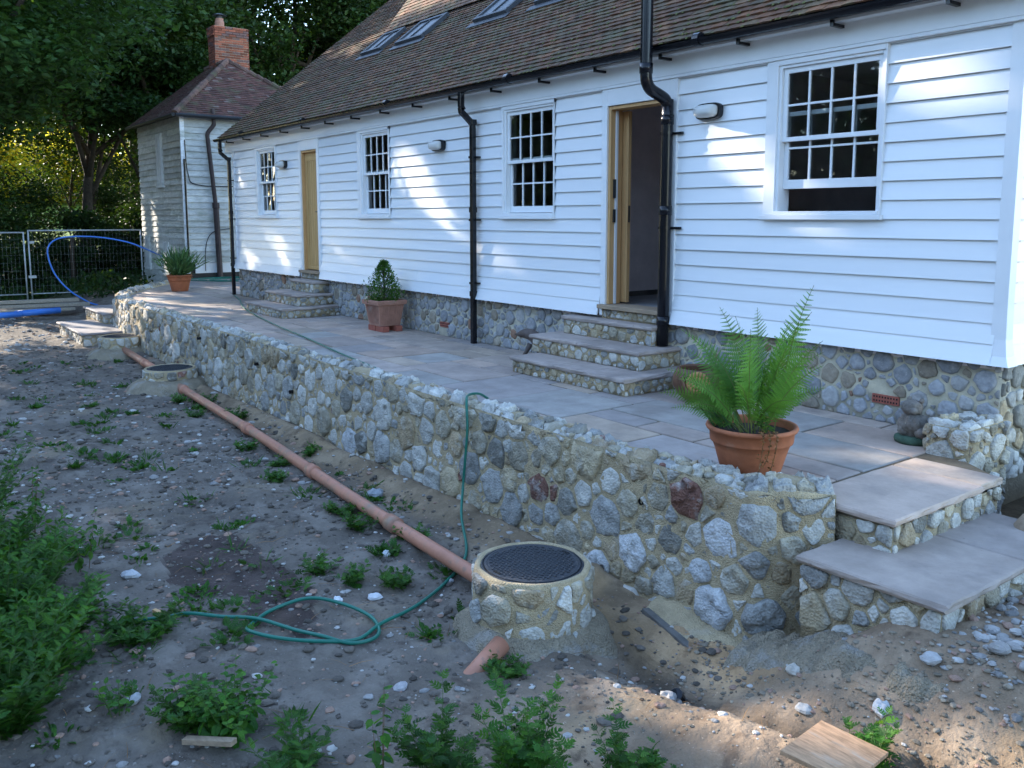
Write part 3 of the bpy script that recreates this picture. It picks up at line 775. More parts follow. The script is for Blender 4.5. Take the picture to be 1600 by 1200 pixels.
def doorway(x0, x1, o0, o1, closed):
    f = MB(); f.box(x0, o0, -.034, .02, .70, 3.0); f.box(o1, x1, -.034, .02, .70, 3.0); f.box(o0, o1, -.034, .02, 2.825, 3.0)
    for (a, b_) in ((x0, o0 - .01), (o1 + .01, x1)): f.box(a, b_, -.044, .02, .59, .70)
    fr_ = f.build('door_frame', M['white'], H, bevel=.003)
    j = MB(); j.box(o0, o0 + .035, -.01, .16, .715, 2.82); j.box(o1 - .035, o1, -.01, .16, .715, 2.82); j.box(o0 + .035, o1 - .035, -.01, .16, 2.787, 2.82)
    if not closed: j.box(o0 + .035, o0 + .055, .055, .085, .715, 2.78, 1); j.box(o0 + .0355, o0 + .06, .03, .054, 1.6, 1.74, 2); j.box(o0 + .0355, o0 + .06, .03, .054, 1.86, 2.06, 2)
    j.build('door_lining', [M['pine'], M['white'], M['blackmatt']], fr_, bevel=.002)
    s = MB(); s.box(o0 - .06, o1 + .04, -.10, .19, .668, .712); s.build('threshold', M['timber'], fr_, bevel=.004)
    st = MB(); st.box(o0 - .03, o1 + .02, -.045, .10, .56, .667, 1); facing(st, (o1, -.045, .575), (-1, 0, 0), (0, 0, 1), (0, -1, 0), o1 - o0, .085, [(.035, 4)], .006, .012)
    st.build('sill_stones', [M['stone'], M['mortar']], fr_, smooth=True)
    d = MB()
    if closed:
        a, b_ = o0 + .036, o1 - .036
        d.box(a, a + .085, .045, .085, .73, 2.785); d.box(b_ - .085, b_, .045, .085, .73, 2.785); d.box(a + .085, b_ - .085, .045, .085, 2.64, 2.785)
        d.box(a + .085, b_ - .085, .045, .085, .73, .80)
        n = 5; w = (b_ - a - .17) / n
        for i in range(n): d.box(a + .085 + i * w + .006, a + .085 + (i + 1) * w - .006, .053, .08, .80, 2.64)
        d.box(a + .085, b_ - .085, .062, .078, .80, 2.64)
        dd = d.build('door', M['oak'], H, bevel=.004)
        h = MB(); h.box(b_ - .055, b_ - .03, .033, .046, 1.70, 1.80); h.tube([(b_ - .043, .04, 1.75), (b_ - .043, .0, 1.75), (b_ - .10, -.004, 1.75)], .008, 8); h.build('handle', M['blackmatt'], dd)
    else:
        # leaf swung inwards, its edge towards us
        d.box(o0 - .62, o0 + .115, .175, .222, .73, 2.78)
        dd = d.build('door', M['pine'], H, bevel=.003)
        h = MB(); h.box(o0 + .1152, o0 + .118, .186, .212, 1.60, 1.78); h.build('lock_plate', M['blackmatt'], dd)
doorway(-15.05, -14.22, -14.97, -14.30, True)
doorway(-7.10, -6.03, -7.02, -6.12, False)
# rooms behind the openings
def rooms():
    r = MB(); 
    def wall(*b_): r.box(*b_)
    wall(XL + .1, XR - .1, 4.2, 4.35, .5, 3.3); wall(XL + .1, XR - .1, .175, 4.2, 3.05, 3.15)
    for x in (-18.3, -13.6, -10.2, -7.66, -5.35, -3.1):
        wall(x - .10, x, .175 if x != -7.66 else .23, 4.2, .5, 3.05)
    r.build('interior_wall', M['plaster'], H)
    f = MB(); f.box(XL + .1, XR - .1, .191, 4.2, .5, .70); f.build('interior_floor', M['screed'], H)
    s = MB(); s.box(-7.659, -7.648, 1.50, 1.65, 1.12, 1.21); s.box(-7.659, -7.648, 1.50 + .01, 1.50 + .07, 1.225 - .09, 1.20 - .005)
    s.build('socket', M['socket'], H, bevel=.004)
    s = MB(); s.box(-7.659, -7.648, 1.75, 1.84, 1.98, 2.07); s.build('light_switch', M['socket'], H, bevel=.004)
    k = MB(); k.box(-7.659, -7.645, .4, 2.6, .70, .76); k.build('damp_course', M['darkconc'], H)
rooms()
# roof
def roof():
    rr = np.random.default_rng(5)
    a = R_(39); t = math.tan(a); y0, z0 = -.215, 3.285
    def tiles(mb, origin, U, D, Nn, w, l, gauge, tw, lightcol, jag=True, skip=None):
        origin, U, D, Nn = [np.array(q, float) for q in (origin, U, D, Nn)]
        nr = int(l / gauge)
        for r in range(nr + 1):
            off = (r % 2) * tw * .5; n = int(w / tw) + 1; sag = rr.uniform(-.003, .003)
            for i in range(-1, n):
                x0_ = i * tw + off + .001; x1_ = x0_ + tw - .002
                x0_ = max(0, x0_); x1_ = min(w, x1_)
                if x1_ - x0_ < .02: continue
                if skip and skip((x0_ + x1_) / 2, r * gauge): continue
                l0 = r * gauge + rr.uniform(-.004, .004); l1 = min(l0 + gauge * 1.55, l + .02)
                h0 = .024 + rr.uniform(-.002, .005) + sag; h1 = .004; tl = rr.uniform(-.002, .002)
                P = lambda x, ll, h: origin + U * x + D * ll + Nn * h
                cam_ = .004
                xm = (x0_ + x1_) / 2
                V = [P(x0_, l0, h0 - .013), P(x1_, l0, h0 - .013), P(x1_, l0, h0 + tl), P(xm, l0, h0 + cam_), P(x0_, l0, h0 - tl), P(x1_, l1, h1), P(xm, l1, h1 + cam_), P(x0_, l1, h1)]
                c = lightcol(rr)
                mb.add(V, [(0, 1, 2, 3, 4), (4, 3, 6, 7), (3, 2, 5, 6), (0, 4, 7), (1, 5, 2)], 0, c)
    def tc(q):
        k = q.random(); b_ = q.uniform(.7, 1.3)
        c = np.array([.115, .072, .058]) if k < .5 else np.array([.095, .078, .062]) if k < .75 else np.array([.14, .075, .05]) if k < .93 else np.array([.17, .11, .08])
        return c * b_ * np.array([.92, .72, .46])
    mb = MB(); X0, X1 = -18.68, -2.45
    D = (0, math.cos(a), math.sin(a)); Nn = (0, -math.sin(a), math.cos(a))
    brk = (5.20 - z0) / math.sin(a)                     # slope length to the change of pitch
    xb = -15.75
    full = (7.6 - z0) / math.sin(a)
    SK = [(-15.38, -14.60, 2.16, 2.86), (-14.05, -13.15, 2.14, 2.86), (-11.55, -10.70, 2.08, 2.86), (-10.0, -9.2, 2.04, 2.86)]
    tiles(mb, (X0, y0, z0), (1, 0, 0), D, Nn, X1 - X0, brk, .10, .165, tc)
    tiles(mb, (X0, y0 + brk * D[1], z0 + brk * D[2]), (1, 0, 0), D, Nn, xb - X0, full - brk, .10, .165, tc)
    a2 = R_(52); yb, zb = y0 + brk * D[1], z0 + brk * D[2] + .03
    D2 = (0, math.cos(a2), math.sin(a2)); N2 = (0, -math.sin(a2), math.cos(a2))
    tiles(mb, (xb, yb, zb), (1, 0, 0), D2, N2, X1 - xb, 3.2, .10, .165, lambda q: tc(q) * 1.6 + .02)  # steep upper slope: tiles lightened, sunlight put into their colour
    b_ = MB()
    def slabpoly(pts, th): b_.prism(pts, th)
    yt = y0 + full * D[1]; zt_ = z0 + full * D[2]
    b_.prism([(X0 + .01, y0, z0), (X1 - .01, y0, z0), (X1 - .01, yb, zb - .04), (X0 + .01, yb, zb - .04)], (0, 0, -.06))
    b_.prism([(X0 + .01, yb, zb - .04), (xb, yb, zb - .04), (xb, yt, zt_ - .01), (X0 + .01, yt, zt_ - .01)], (0, 0, -.06))
    b_.prism([(xb, yb, zb - .01), (X1 - .01, yb, zb - .01), (X1 - .01, yb + 3.2 * D2[1], zb + 3.2 * D2[2] - .01), (xb, yb + 3.2 * D2[1], zb + 3.2 * D2[2] - .01)], (0, 0, -.05))
    # back slope and gable so that the roof is a closed body
    b_.prism([(X0 + .01, yt, zt_ - .01), (xb, yt, zt_ - .01), (xb, yt + 5, 3.2), (X0 + .01, yt + 5, 3.2)], (0, 0, -.05))
    b_.prism([(xb, yb + 1.97, zb + 2.51), (X1, yb + 1.97, zb + 2.51), (X1, yb + 8, 3.2), (xb, yb + 8, 3.2)], (0, 0, -.05))
    b_.prism([(X0 + .3, 0, 3.2), (X0 + .3, yt, zt_ - .1), (X0 + .3, yt + 5, 3.1)], (.05, 0, 0))
    b_.prism([(xb, yb, zb - .1), (xb, yb + 1.97, zb + 2.4), (xb, yb + 3, zb + 1.4), (xb, yb + 2.8, zb)], (.05, 0, 0))
    rf = mb.build('roof', M['tile'], H)
    b_.build('roof_deck', M['blackmatt'], rf)
    # moss on the lower courses
    ms = MB(); tv = [(math.cos(q) * (1 if i % 2 else .7), math.sin(q) * (1 if i % 2 else .8), 0) for i, q in enumerate(np.linspace(0, 6.28, 7)[:-1])] + [(0, 0, .55)]
    tf = [(i, (i + 1) % 6, 6) for i in range(6)]
    P = []; S_ = []
    for _ in range(1500):
        ll = min(rr.exponential(.5), 3) if rr.random() < .7 else rr.uniform(0, 3.1)
        ll = round(ll / .1) * .1 - .002
        x = rr.uniform(X0 + .05, X1)
        if nz(x, ll, 0, 1.1) < -.05 and rr.random() < .8: continue
        P.append(np.array([x, y0, z0]) + np.array(D) * ll + np.array(Nn) * .026); S_.append(rr.uniform(.008, .024))
    n = len(P); ang = rr.uniform(0, 6.28, n)
    Xa = np.stack([np.cos(ang), np.sin(ang) * D[1], np.sin(ang) * D[2]], 1); Za = np.tile(Nn, (n, 1)); Ya = np.cross(Za, Xa)
    ms.scatter(tv, tf, P, Xa, Ya, Za, S_, 0, [(1.0 + .5 * rr.random(), 1, .4) for _ in range(n)])
    ms.build('moss', mat('roof_moss', (.10, .10, .03), .95, var=.4, vscale=10, bump=.5), rf, smooth=True)['kind'] = 'stuff'
    # rooflights
    for (x0_, x1_, l0, l1) in SK:
        P = lambda x, ll, h: np.array([x, y0, z0]) + np.array(D) * ll + np.array(Nn) * h
        k = MB()
        def bar(xa, xb_, la, lb, h0, h1, mi=0):
            V = [P(x, ll, h) for h in (h0, h1) for ll in (la, lb) for x in (xa, xb_)]
            k.add(V, [(0, 2, 3, 1), (4, 5, 7, 6), (0, 1, 5, 4), (2, 6, 7, 3), (0, 4, 6, 2), (1, 3, 7, 5)], mi)
        fw = .07; bar(x0_, x1_, l0, l0 + fw, .02, .09); bar(x0_, x1_, l1 - fw, l1, .02, .09); bar(x0_, x0_ + fw, l0 + fw, l1 - fw, .02, .09); bar(x1_ - fw, x1_, l0 + fw, l1 - fw, .02, .09)
        bar(x0_ + .40, x0_ + .425, l0 + fw, l1 - fw, .066, .085)
        bar(x0_ - .09, x1_ + .09, l0 - .13, l0 - .001, .030, .038)
        ro = k.build('rooflight', M['lead'], H, bevel=.004)
        q = MB(); q.add([P(x0_ + fw, l0 + fw, .065), P(x1_ - fw, l0 + fw, .065), P(x1_ - fw, l1 - fw, .065), P(x0_ + fw, l1 - fw, .065)], [(0, 1, 2, 3)])
        q.build('pane', mat('rooflight_glass', (.04, .05, .06), .45, spec=.4), ro)
    # gutter
    g_ = MB(); yc, zc, r = -.262, 3.262, .056
    prof = [(math.cos(q) * r, math.sin(q) * r) for q in np.linspace(math.pi, 2 * math.pi, 10)]; prof += [(p[0] * .88, p[1] * .88) for p in prof[::-1]]
    K = len(prof); V = []
    xs = [X0 - .02, -14.5, -9.9, -5.5, X1 + .02]
    for x in xs: V += [(x, yc + p[0], zc + p[1] + .003 * math.sin(x)) for p in prof]
    F = [(i * K + j, (i + 1) * K + j, (i + 1) * K + (j + 1) % K, i * K + (j + 1) % K) for i in range(len(xs) - 1) for j in range(K)]
    F += [tuple(range(9, -1, -1)), tuple((len(xs) - 1) * K + j for j in range(10))]
    g_.add(V, F, 0)
    for x in np.arange(X0 + 1.5, X1, 2.9): g_.tube([(x - .035, yc, zc), (x + .035, yc, zc)], r + .005, 16)
    gu = g_.build('gutter', M['black'], H, smooth=False)
    x = -18.2
    while x < X1:
        q = MB(); q.box(x - .016, x + .016, -.20, -.053, 3.165, 3.19); q.box(x - .016, x + .016, -.21, -.192, 3.165, 3.215); q.build('gutter_bracket', M['black'], H); x += .93
roof()
# downpipes
def downpipe(x, zbot, shoe):
    q = MB(); w = .046
    q.tube([(x, -.262, 3.24), (x, -.262, 3.05), (x, -.235, 3.00)], w, 4, sq=True); q.tube([(x, -.262, 3.03), (x, -.262, 2.985), (x, -.06 - .03, 2.84), (x, -.085, 2.78), (x, -.085, zbot)], w, 4, sq=True)
    for z in (2.86, 1.75, .66): q.obox((x, -.085, z), ((1, 0, 0), (0, 1, 0), (0, 0, 1)), (.040, .040, .035))
    dp = q.build('downpipe', M['black'], H, bevel=.006)
    for z in (2.42, 1.62, .80):
        k = MB(); k.box(x - .045, x + .085, -.07, -.02, z - .010, z + .010); k.box(x - .041, x + .041, -.126, -.07, z - .014, z + .014); k.build('pipe_clip', M['black'], dp)
downpipe(-18.44, .02, 0); downpipe(-9.47, .0, 0)
def soil():
    q = MB(); x = -6.10; r = .058
    p = smooth_path([(x, -.40, 4.9), (x, -.40, 3.3), (x, -.40, 3.02), (x, -.385, 2.93), (x, -.33, 2.87), (x, -.22, 2.83), (x, -.13, 2.79), (x, -.098, 2.72), (x, -.095, 2.6), (x, -.095, .37)], 4)
    q.tube(p, r, 20)
    for (z, y) in ((3.06, -.40), (2.60, -.095), (1.72, -.095), (.62, -.095)): q.tube([(x, y, z - .045), (x, y, z + .045)], r + .007, 20)
    sp = q.build('soil_pipe', M['black'], H, smooth=True)
    for z in (2.47, 1.55):
        k = MB(); k.tube([(x, -.095, z - .012), (x, -.095, z + .012)], r + .010, 18); k.box(x - .02, x + .15, -.045, -.02, z - .011, z + .011); k.build('pipe_clip', M['black'], sp)
soil()
# bulkhead lamps on the wall
for i, (x, z, lab) in enumerate(((-5.62, 2.64, 'oval bulkhead lamp between the open doorway and the large raised sash window'), (-10.36, 2.625, 'oval bulkhead lamp on the boards left of the middle downpipe'), (-15.72, 2.62, 'small oval bulkhead lamp between the leftmost window and the wooden door'))):
    T = thing('wall_lamp', lab, 'lamp', (x, -.03, z), 'bulkhead lamps on the white wall')
    sc = 1.12
    def oval(mb, y, w, h, n=28, p=3.6):
        return [(x + sc * np.sign(math.cos(a)) * abs(math.cos(a)) ** (2 / p) * w, y * sc, z + sc * np.sign(math.sin(a)) * abs(math.sin(a)) ** (2 / p) * h) for a in np.linspace(0, 2 * math.pi, n, endpoint=False)]
    def loft(mb, rings):
        V = []; n = 28
        for (y, w, h) in rings: V += oval(mb, y, w, h)
        F = [(i_ * n + k, i_ * n + (k + 1) % n, (i_ + 1) * n + (k + 1) % n, (i_ + 1) * n + k) for i_ in range(len(rings) - 1) for k in range(n)]
        F += [tuple((len(rings) - 1) * n + k for k in range(n)), tuple(range(n - 1, -1, -1))]; mb.add(V, F)
    b_ = MB(); loft(b_, [(-.012, .128, .068), (-.05, .132, .070), (-.066, .128, .066)]); b_.build('lamp_body', M['black'], T, smooth=False)
    g_ = MB(); loft(g_, [(-.060, .112, .054), (-.085, .112, .054), (-.12, .10, .046), (-.142, .072, .030), (-.148, .03, .012)]); g_.build('lamp_glass', M['lampglass'], T, smooth=True)

# ---------------------------------------------------------------- old weathered house behind
def old_house():
    O = thing('house', 'old weathered weatherboarded cottage with mossy boards, hipped red tile roof and brick chimney', 'house', (-26.5, 2.5, -.4))
    x0, x1, y0, y1, ze = -28.6, -24.30, .75, 5.25, 4.38
    rr = np.random.default_rng(21)
    core = MB(); core.box(x0 + .03, x1 - .03, y0 + .03, y1, -.6, ze); core.build('wall_core', M['blackmatt'], O)
    def boards(nm, o, U, Nn, w, zb):
        mb = MB(); U = np.array(U, float); Nn = np.array(Nn, float); z = zb; k = 0
        while z < ze - .02:
            p = .165 + rr.uniform(-.012, .012); x = 0
            while x < w - .01:
                q = min(w, x + rr.uniform(1.2, 3.2)); b_ = rr.uniform(.75, 1.15)
                e = rr.uniform(-.004, .006, 2); base = np.array(o, float)
                A = base + U * x; B = base + U * (q - .004); zt = min(z + p + .02, ze)
                V = [A + (0, 0, z + e[0]) , B + (0, 0, z + e[1]), B + Nn * .036 + (0, 0, z + e[1]), A + Nn * .036 + (0, 0, z + e[0]), B + Nn * .003 + (0, 0, zt), A + Nn * .003 + (0, 0, zt)]
                low = 1 - .25 * float(sstep(2.6, .4, z)); c = np.array([.66, .66, .62]) * b_
                mb.add(V, [(0, 1, 2, 3), (3, 2, 4, 5)], 0, c); x = q
            z += p; k += 1
        mb.build(nm, M['oldboard'], O)
    boards('weatherboarding', (x0, y0, 0), (1, 0, 0), (0, -1, 0), x1 - x0, -.55)
    boards('weatherboarding', (x1, y0, 0), (0, 1, 0), (1, 0, 0), y1 - y0, .42)
    b_ = MB(); b_.box(x1 - .02, x1 + .012, y0 + .2, y1, .14, .42); b_.build('white_base_panel', M['white'], O)
    b_ = MB(); b_.box(x1 - .02, x1 + .05, y0 - .03, y1, -.1, .14); b_.build('tarred_plinth', M['blackmatt'], O)
    b_ = MB(); b_.box(x1 - .01, x1 + .035, y0 - .05, y0 + .06, -.1, ze); b_.build('corner_board', M['oldboard'], O)
    b_ = MB(); b_.tube([(x1 + .06, y0 + .02, 3.2), (x1 + .065, y0 + .02, .2)], .028, 8); b_.tube(smooth_path([(x1 + .05, y0 + .05, 3.7), (x1 + .06, y0 + .10, 2.8), (x1 + .05, y0 + .35, 2.52), (x1 + .05, y0 + 1.6, 2.50), (x1 + .05, y0 + 2.5, 2.5)]), .014, 6)
    b_.tube(smooth_path([(x1 + .05, y0 + 1.2, 1.35), (x1 + .06, y0 + .7, 1.25), (x1 + .05, y0 + .5, .9), (x1 + .05, y0 + .45, .2)]), .010, 6)
    b_.build('cable', M['black'], O)
    b_ = MB(); yp = 1.57; b_.tube(smooth_path([(x1 + .14, yp - .02, 4.55), (x1 + .14, yp, 4.2), (x1 + .14, yp - .02, 4.1), (x1 + .10, yp - .16, 3.9), (x1 + .09, yp - .16, 3.7)], 4) + [np.array((x1 + .09, yp - .02, 1.95))], .055, 10)
    b_.tube([(x1 + .09, yp - .02, 1.97), (x1 + .09, yp + .02, .0)], .075, 10); b_.tube([(x1 + .09, yp - .02, 1.9), (x1 + .09, yp - .02, 2.05)], .095, 10)
    b_.build('downpipe', mat('brown_iron_pipe', (.06, .04, .038), .6, var=.3), O)
    # windows on the mossy side
    for (xa, xb, za, zb) in ((-26.6, -26.05, 2.55, 4.0), (-26.35, -25.85, .05, .95), (-28.25, -27.75, .15, 1.1)):
        w = MB(); w.box(xa, xb, y0 - .055, y0, za, zb); w.box(xa - .05, xb + .05, y0 - .085, y0, za - .06, za - .001); w.box(xa + .04, (xa + xb) / 2 - .02, y0 - .07, y0 - .056, za + .06, zb - .06); w.box((xa + xb) / 2 + .02, xb - .04, y0 - .07, y0 - .056, za + .06, zb - .06)
        w.build('boarded_window', mat('faded_white_board', (.74, .75, .74), .8, var=.15), O)
    # roof
    ov = .22; e0, e1, f0, f1 = x0 - ov, x1 + ov, y0 - ov, y1 + ov; ym = 3.0; ax = -26.95; zr = 6.30; zE = ze - .02
    tl = MB()
    def hip(A, B, T1, T2):
        """tile a sloping face with eaves A-B and top T2-T1 by rows of small tiles"""
        A, B, T1, T2 = [np.array(q, float) for q in (A, B, T1, T2)]
        n_ = np.cross(B - A, T1 - A); n_ /= np.linalg.norm(n_)
        if n_[2] < 0: n_ = -n_
        mid = (T1 + T2) / 2; U = (B - A) / np.linalg.norm(B - A); D = np.cross(n_, U)
        if D[2] < 0: D = -D
        l = (T1 - A) @ D; rows = int(l / .11)
        for r in range(rows):
            t0 = r / rows; t1 = min(1, (r + 1.5) / rows); a = A + (T2 - A) * t0; b_ = B + (T1 - B) * t0; w = np.linalg.norm(b_ - a); k = max(1, int(w / .165))
            a1 = A + (T2 - A) * t1; b1 = B + (T1 - B) * t1
            for i in range(k):
                s0, s1 = i / k, (i + 1) / k
                p, q = a + (b_ - a) * s0, a + (b_ - a) * s1
                c1 = p + D * (np.linalg.norm(a1 - a) and (t1 - t0) * l); c2 = q + D * (t1 - t0) * l
                h = .022 + rr.uniform(-.003, .006)
                c = np.array([.11, .045, .033]) * rr.uniform(.6, 1.3) if rr.random() < .95 else np.array([.18, .12, .10])
                tl.add([p, q, q + n_ * h, p + n_ * h, c2 + n_ * .004, c1 + n_ * .004], [(0, 1, 2, 3), (3, 2, 4, 5)], 0, c)
    hip((e1, f0, zE), (e1, f1, zE), (ax, ym, zr), (ax, ym, zr))
    hip((e0 - .1, f0, zE), (e1, f0, zE), (ax, ym, zr), (e0 - .1, ym, zr))
    ro = tl.build('roof', M['tile'], O)
    d = MB(); V = [(e1, f0, zE - .02), (e1, f1, zE - .02), (e0 - .1, f1, zE - .02), (e0 - .1, f0, zE - .02), (ax, ym, zr - .02), (e0 - .1, ym, zr - .02)]
    d.add(V, [(0, 1, 4), (3, 0, 4, 5), (1, 2, 5, 4), (2, 3, 5), (0, 3, 2, 1)]); d.build('roof_deck', M['blackmatt'], ro)
    rg = MB()
    for (A, B) in (((e1, f0, zE), (ax, ym, zr)), ((e1, f1, zE), (ax, ym, zr)), ((ax, ym, zr), (e0 - .1, ym, zr))):
        A, B = np.array(A, float), np.array(B, float); n = int(np.linalg.norm(B - A) / .26)
        for i in range(n):
            p = A + (B - A) * i / n; q = A + (B - A) * (i + .96) / n
            rg.tube([p + (0, 0, .0), q + (0, 0, .03)], .085 + rr.uniform(-.008, .008), 8, 0, np.array([.11, .06, .045]) * rr.uniform(.7, 1.6))
    rg.build('ridge_tiles', M['tile'], ro)
    gt = MB(); gt.tube([(e1 + .05, f0, zE - .04), (e1 + .05, f1, zE - .04)], .05, 8); gt.tube([(e0, f0 - .05, zE - .04), (e1 + .05, f0 - .05, zE - .04)], .05, 8); gt.build('gutter', M['blackmatt'], O)
    # chimney of real brick courses
    c = MB(); cx0, cx1, cy0, cy1, z0, z1 = -28.35, -27.75, 2.92, 3.99, 5.6, 7.50
    c.box(cx0 + .012, cx1 - .012, cy0 + .012, cy1 - .012, z0, z1, 1, (.28, .23, .18))
    z = z0; k = 0
    while z < z1 - .03:
        for (o, U, Nn, w) in (((cx1, cy0), (0, 1), (1, 0), cy1 - cy0), ((cx0, cy0), (1, 0), (0, -1), cx1 - cx0)):
            s = -(.11 if k % 2 else 0)
            while s < w:
                a = max(0, s); b_ = min(w, s + .215)
                if b_ - a > .02:
                    bc = np.array([.27, .085, .05]) * rr.uniform(.5, 1.3) if rr.random() < .8 else np.array([.16, .09, .08])
                    e = rr.uniform(0, .004); off = .03 if z > z1 - .30 else 0
                    pa = (o[0] + U[0] * a + Nn[0] * (e + off), o[1] + U[1] * a + Nn[1] * (e + off)); pb = (o[0] + U[0] * b_ + Nn[0] * (e + off), o[1] + U[1] * b_ + Nn[1] * (e + off))
                    qa = (pa[0] - Nn[0] * .06, pa[1] - Nn[1] * .06); qb = (pb[0] - Nn[0] * .06, pb[1] - Nn[1] * .06)
                    pz = z + .062
                    c.add([(*pa, z), (*pb, z), (*pb, pz), (*pa, pz), (*qa, z), (*qb, z), (*qb, pz), (*qa, pz)], [(0, 1, 2, 3), (3, 2, 6, 7), (0, 4, 5, 1), (0, 3, 7, 4), (1, 5, 6, 2)], 0, bc)
                s += .225
        z += .073; k += 1
    ch = c.build('chimney', [M['brick'], M['mortar_grey']], O)
    p = MB(); px, py = -28.05, 3.2; p.lathe([(.13, 7.50), (.14, 7.65), (.12, 7.72), (.12, 7.77)], (px, py, 0), 16); p.build('chimney_pot', M['terracotta_pale'], ch)
    p = MB(); p.lathe([(.001, 7.93), (.10, 7.91), (.22, 7.86), (.21, 7.85), (.10, 7.88), (.001, 7.89)], (px, py, 0), 16); p.lathe([(.09, 7.76), (.09, 7.88)], (px, py, 0), 12); p.build('chimney_cowl', M['lead'], ch)
old_house()

# ---------------------------------------------------------------- manhole chambers and pipes
def manhole(label, x, y, R, zr, zg, flare, n_sides=1):
    T = thing('manhole', label, 'manhole', (x, y, zg), 'round stone manhole chambers')
    rr = np.random.default_rng(int(abs(x * 100)))
    H_ = zr - zg
    def S(s_, t_):
        a = s_ / R; return np.array([x + R * math.cos(a) , y + R * math.sin(a), zg + t_]), np.array([math.cos(a), math.sin(a), 0])
    c = MB()
    put_stones(c, stone_cells(2 * math.pi * R, H_ - .01, [(.10, 1.5), (.075, 2), (.045, 2), (.03, 1)], .015, rr=rr), S, .022, 0, lambda q: rub_col(q) * 1.05, 1, .8, rr)
    pr = [(R + .02, -.08), (R + .02, 0), (R + .006, H_ * .5), (R + .004, H_ - .03), (R - .004, H_ - .004), (R - .014, H_ + .004), (R - .03, H_ + .004), (R - .040, H_ - .003), (R - .044, H_ - .03), (R - .044, H_ - .12)]
    c.lathe(pr, (x, y, zg), 72, 1, jit=.04)
    c.build('stone_collar', [M['stone'], M['mortar']], T, smooth=True)
    ft = MB(); ft.lathe([(R + flare + .12, -.12), (R + flare + .03, .0), (R + flare * .9, .05), (R + flare * .7, .09), (R + flare * .45, .12), (R + flare * .2, .14), (R - .01, .155)], (x, y, zg), 90, 0, jit=.13); ft.build('concrete_footing', M['haunch'], T, smooth=True)
    k = MB(); r = R - .040; zc = H_ - .006
    k.lathe([(r, zc - .06), (r, zc + .002), (r - .012, zc + .004), (r - .014, zc - .006), (r - .020, zc - .006), (r - .022, zc + .008), (r - .04, zc + .010), (r - .045, zc + .007), (.001, zc + .008)], (x, y, zg), 64)
    cv = k.build('frame_and_cover', M['iron'], T)
    st = MB(); P = []
    g_ = .030; m = int(r / g_) + 1
    for i in range(-m, m + 1):
        for j in range(-m, m + 1):
            px, py = i * g_ + (j % 2) * g_ / 2, j * g_ * .87
            if math.hypot(px, py) < r - .055: P.append((px, py, (i + j) % 2))
    for (px, py, f) in P:
        a = .7 if f else -.9; q = np.array([math.cos(a), math.sin(a), 0]); w = np.array([-q[1], q[0], 0])
        st.obox((x + px, y + py, zg + zc + .0098), (q, w, (0, 0, 1)), (.010, .004, .0022))
    st.build('tread_studs', M['iron'], cv)['kind'] = 'stuff'
    for s_ in (-1, 1):
        h = MB(); h.box(x - .03, x + .03, y + s_ * (r - .052) - .008, y + s_ * (r - .052) + .008, zg + zc + .0085, zg + zc + .0125); h.build('keyhole', M['hole'], cv)
manhole('large round stone manhole chamber with black iron cover, nearest of the three', -4.13, -3.33, .365, -.49, -.95, .12)
manhole('round stone manhole chamber with cover halfway along the retaining wall', -13.28, -2.92, .36, -.55, -.84, .22)
manhole('farthest round stone manhole chamber beside the pale steps', -16.75, -2.80, .34, -.46, -.80, .2)
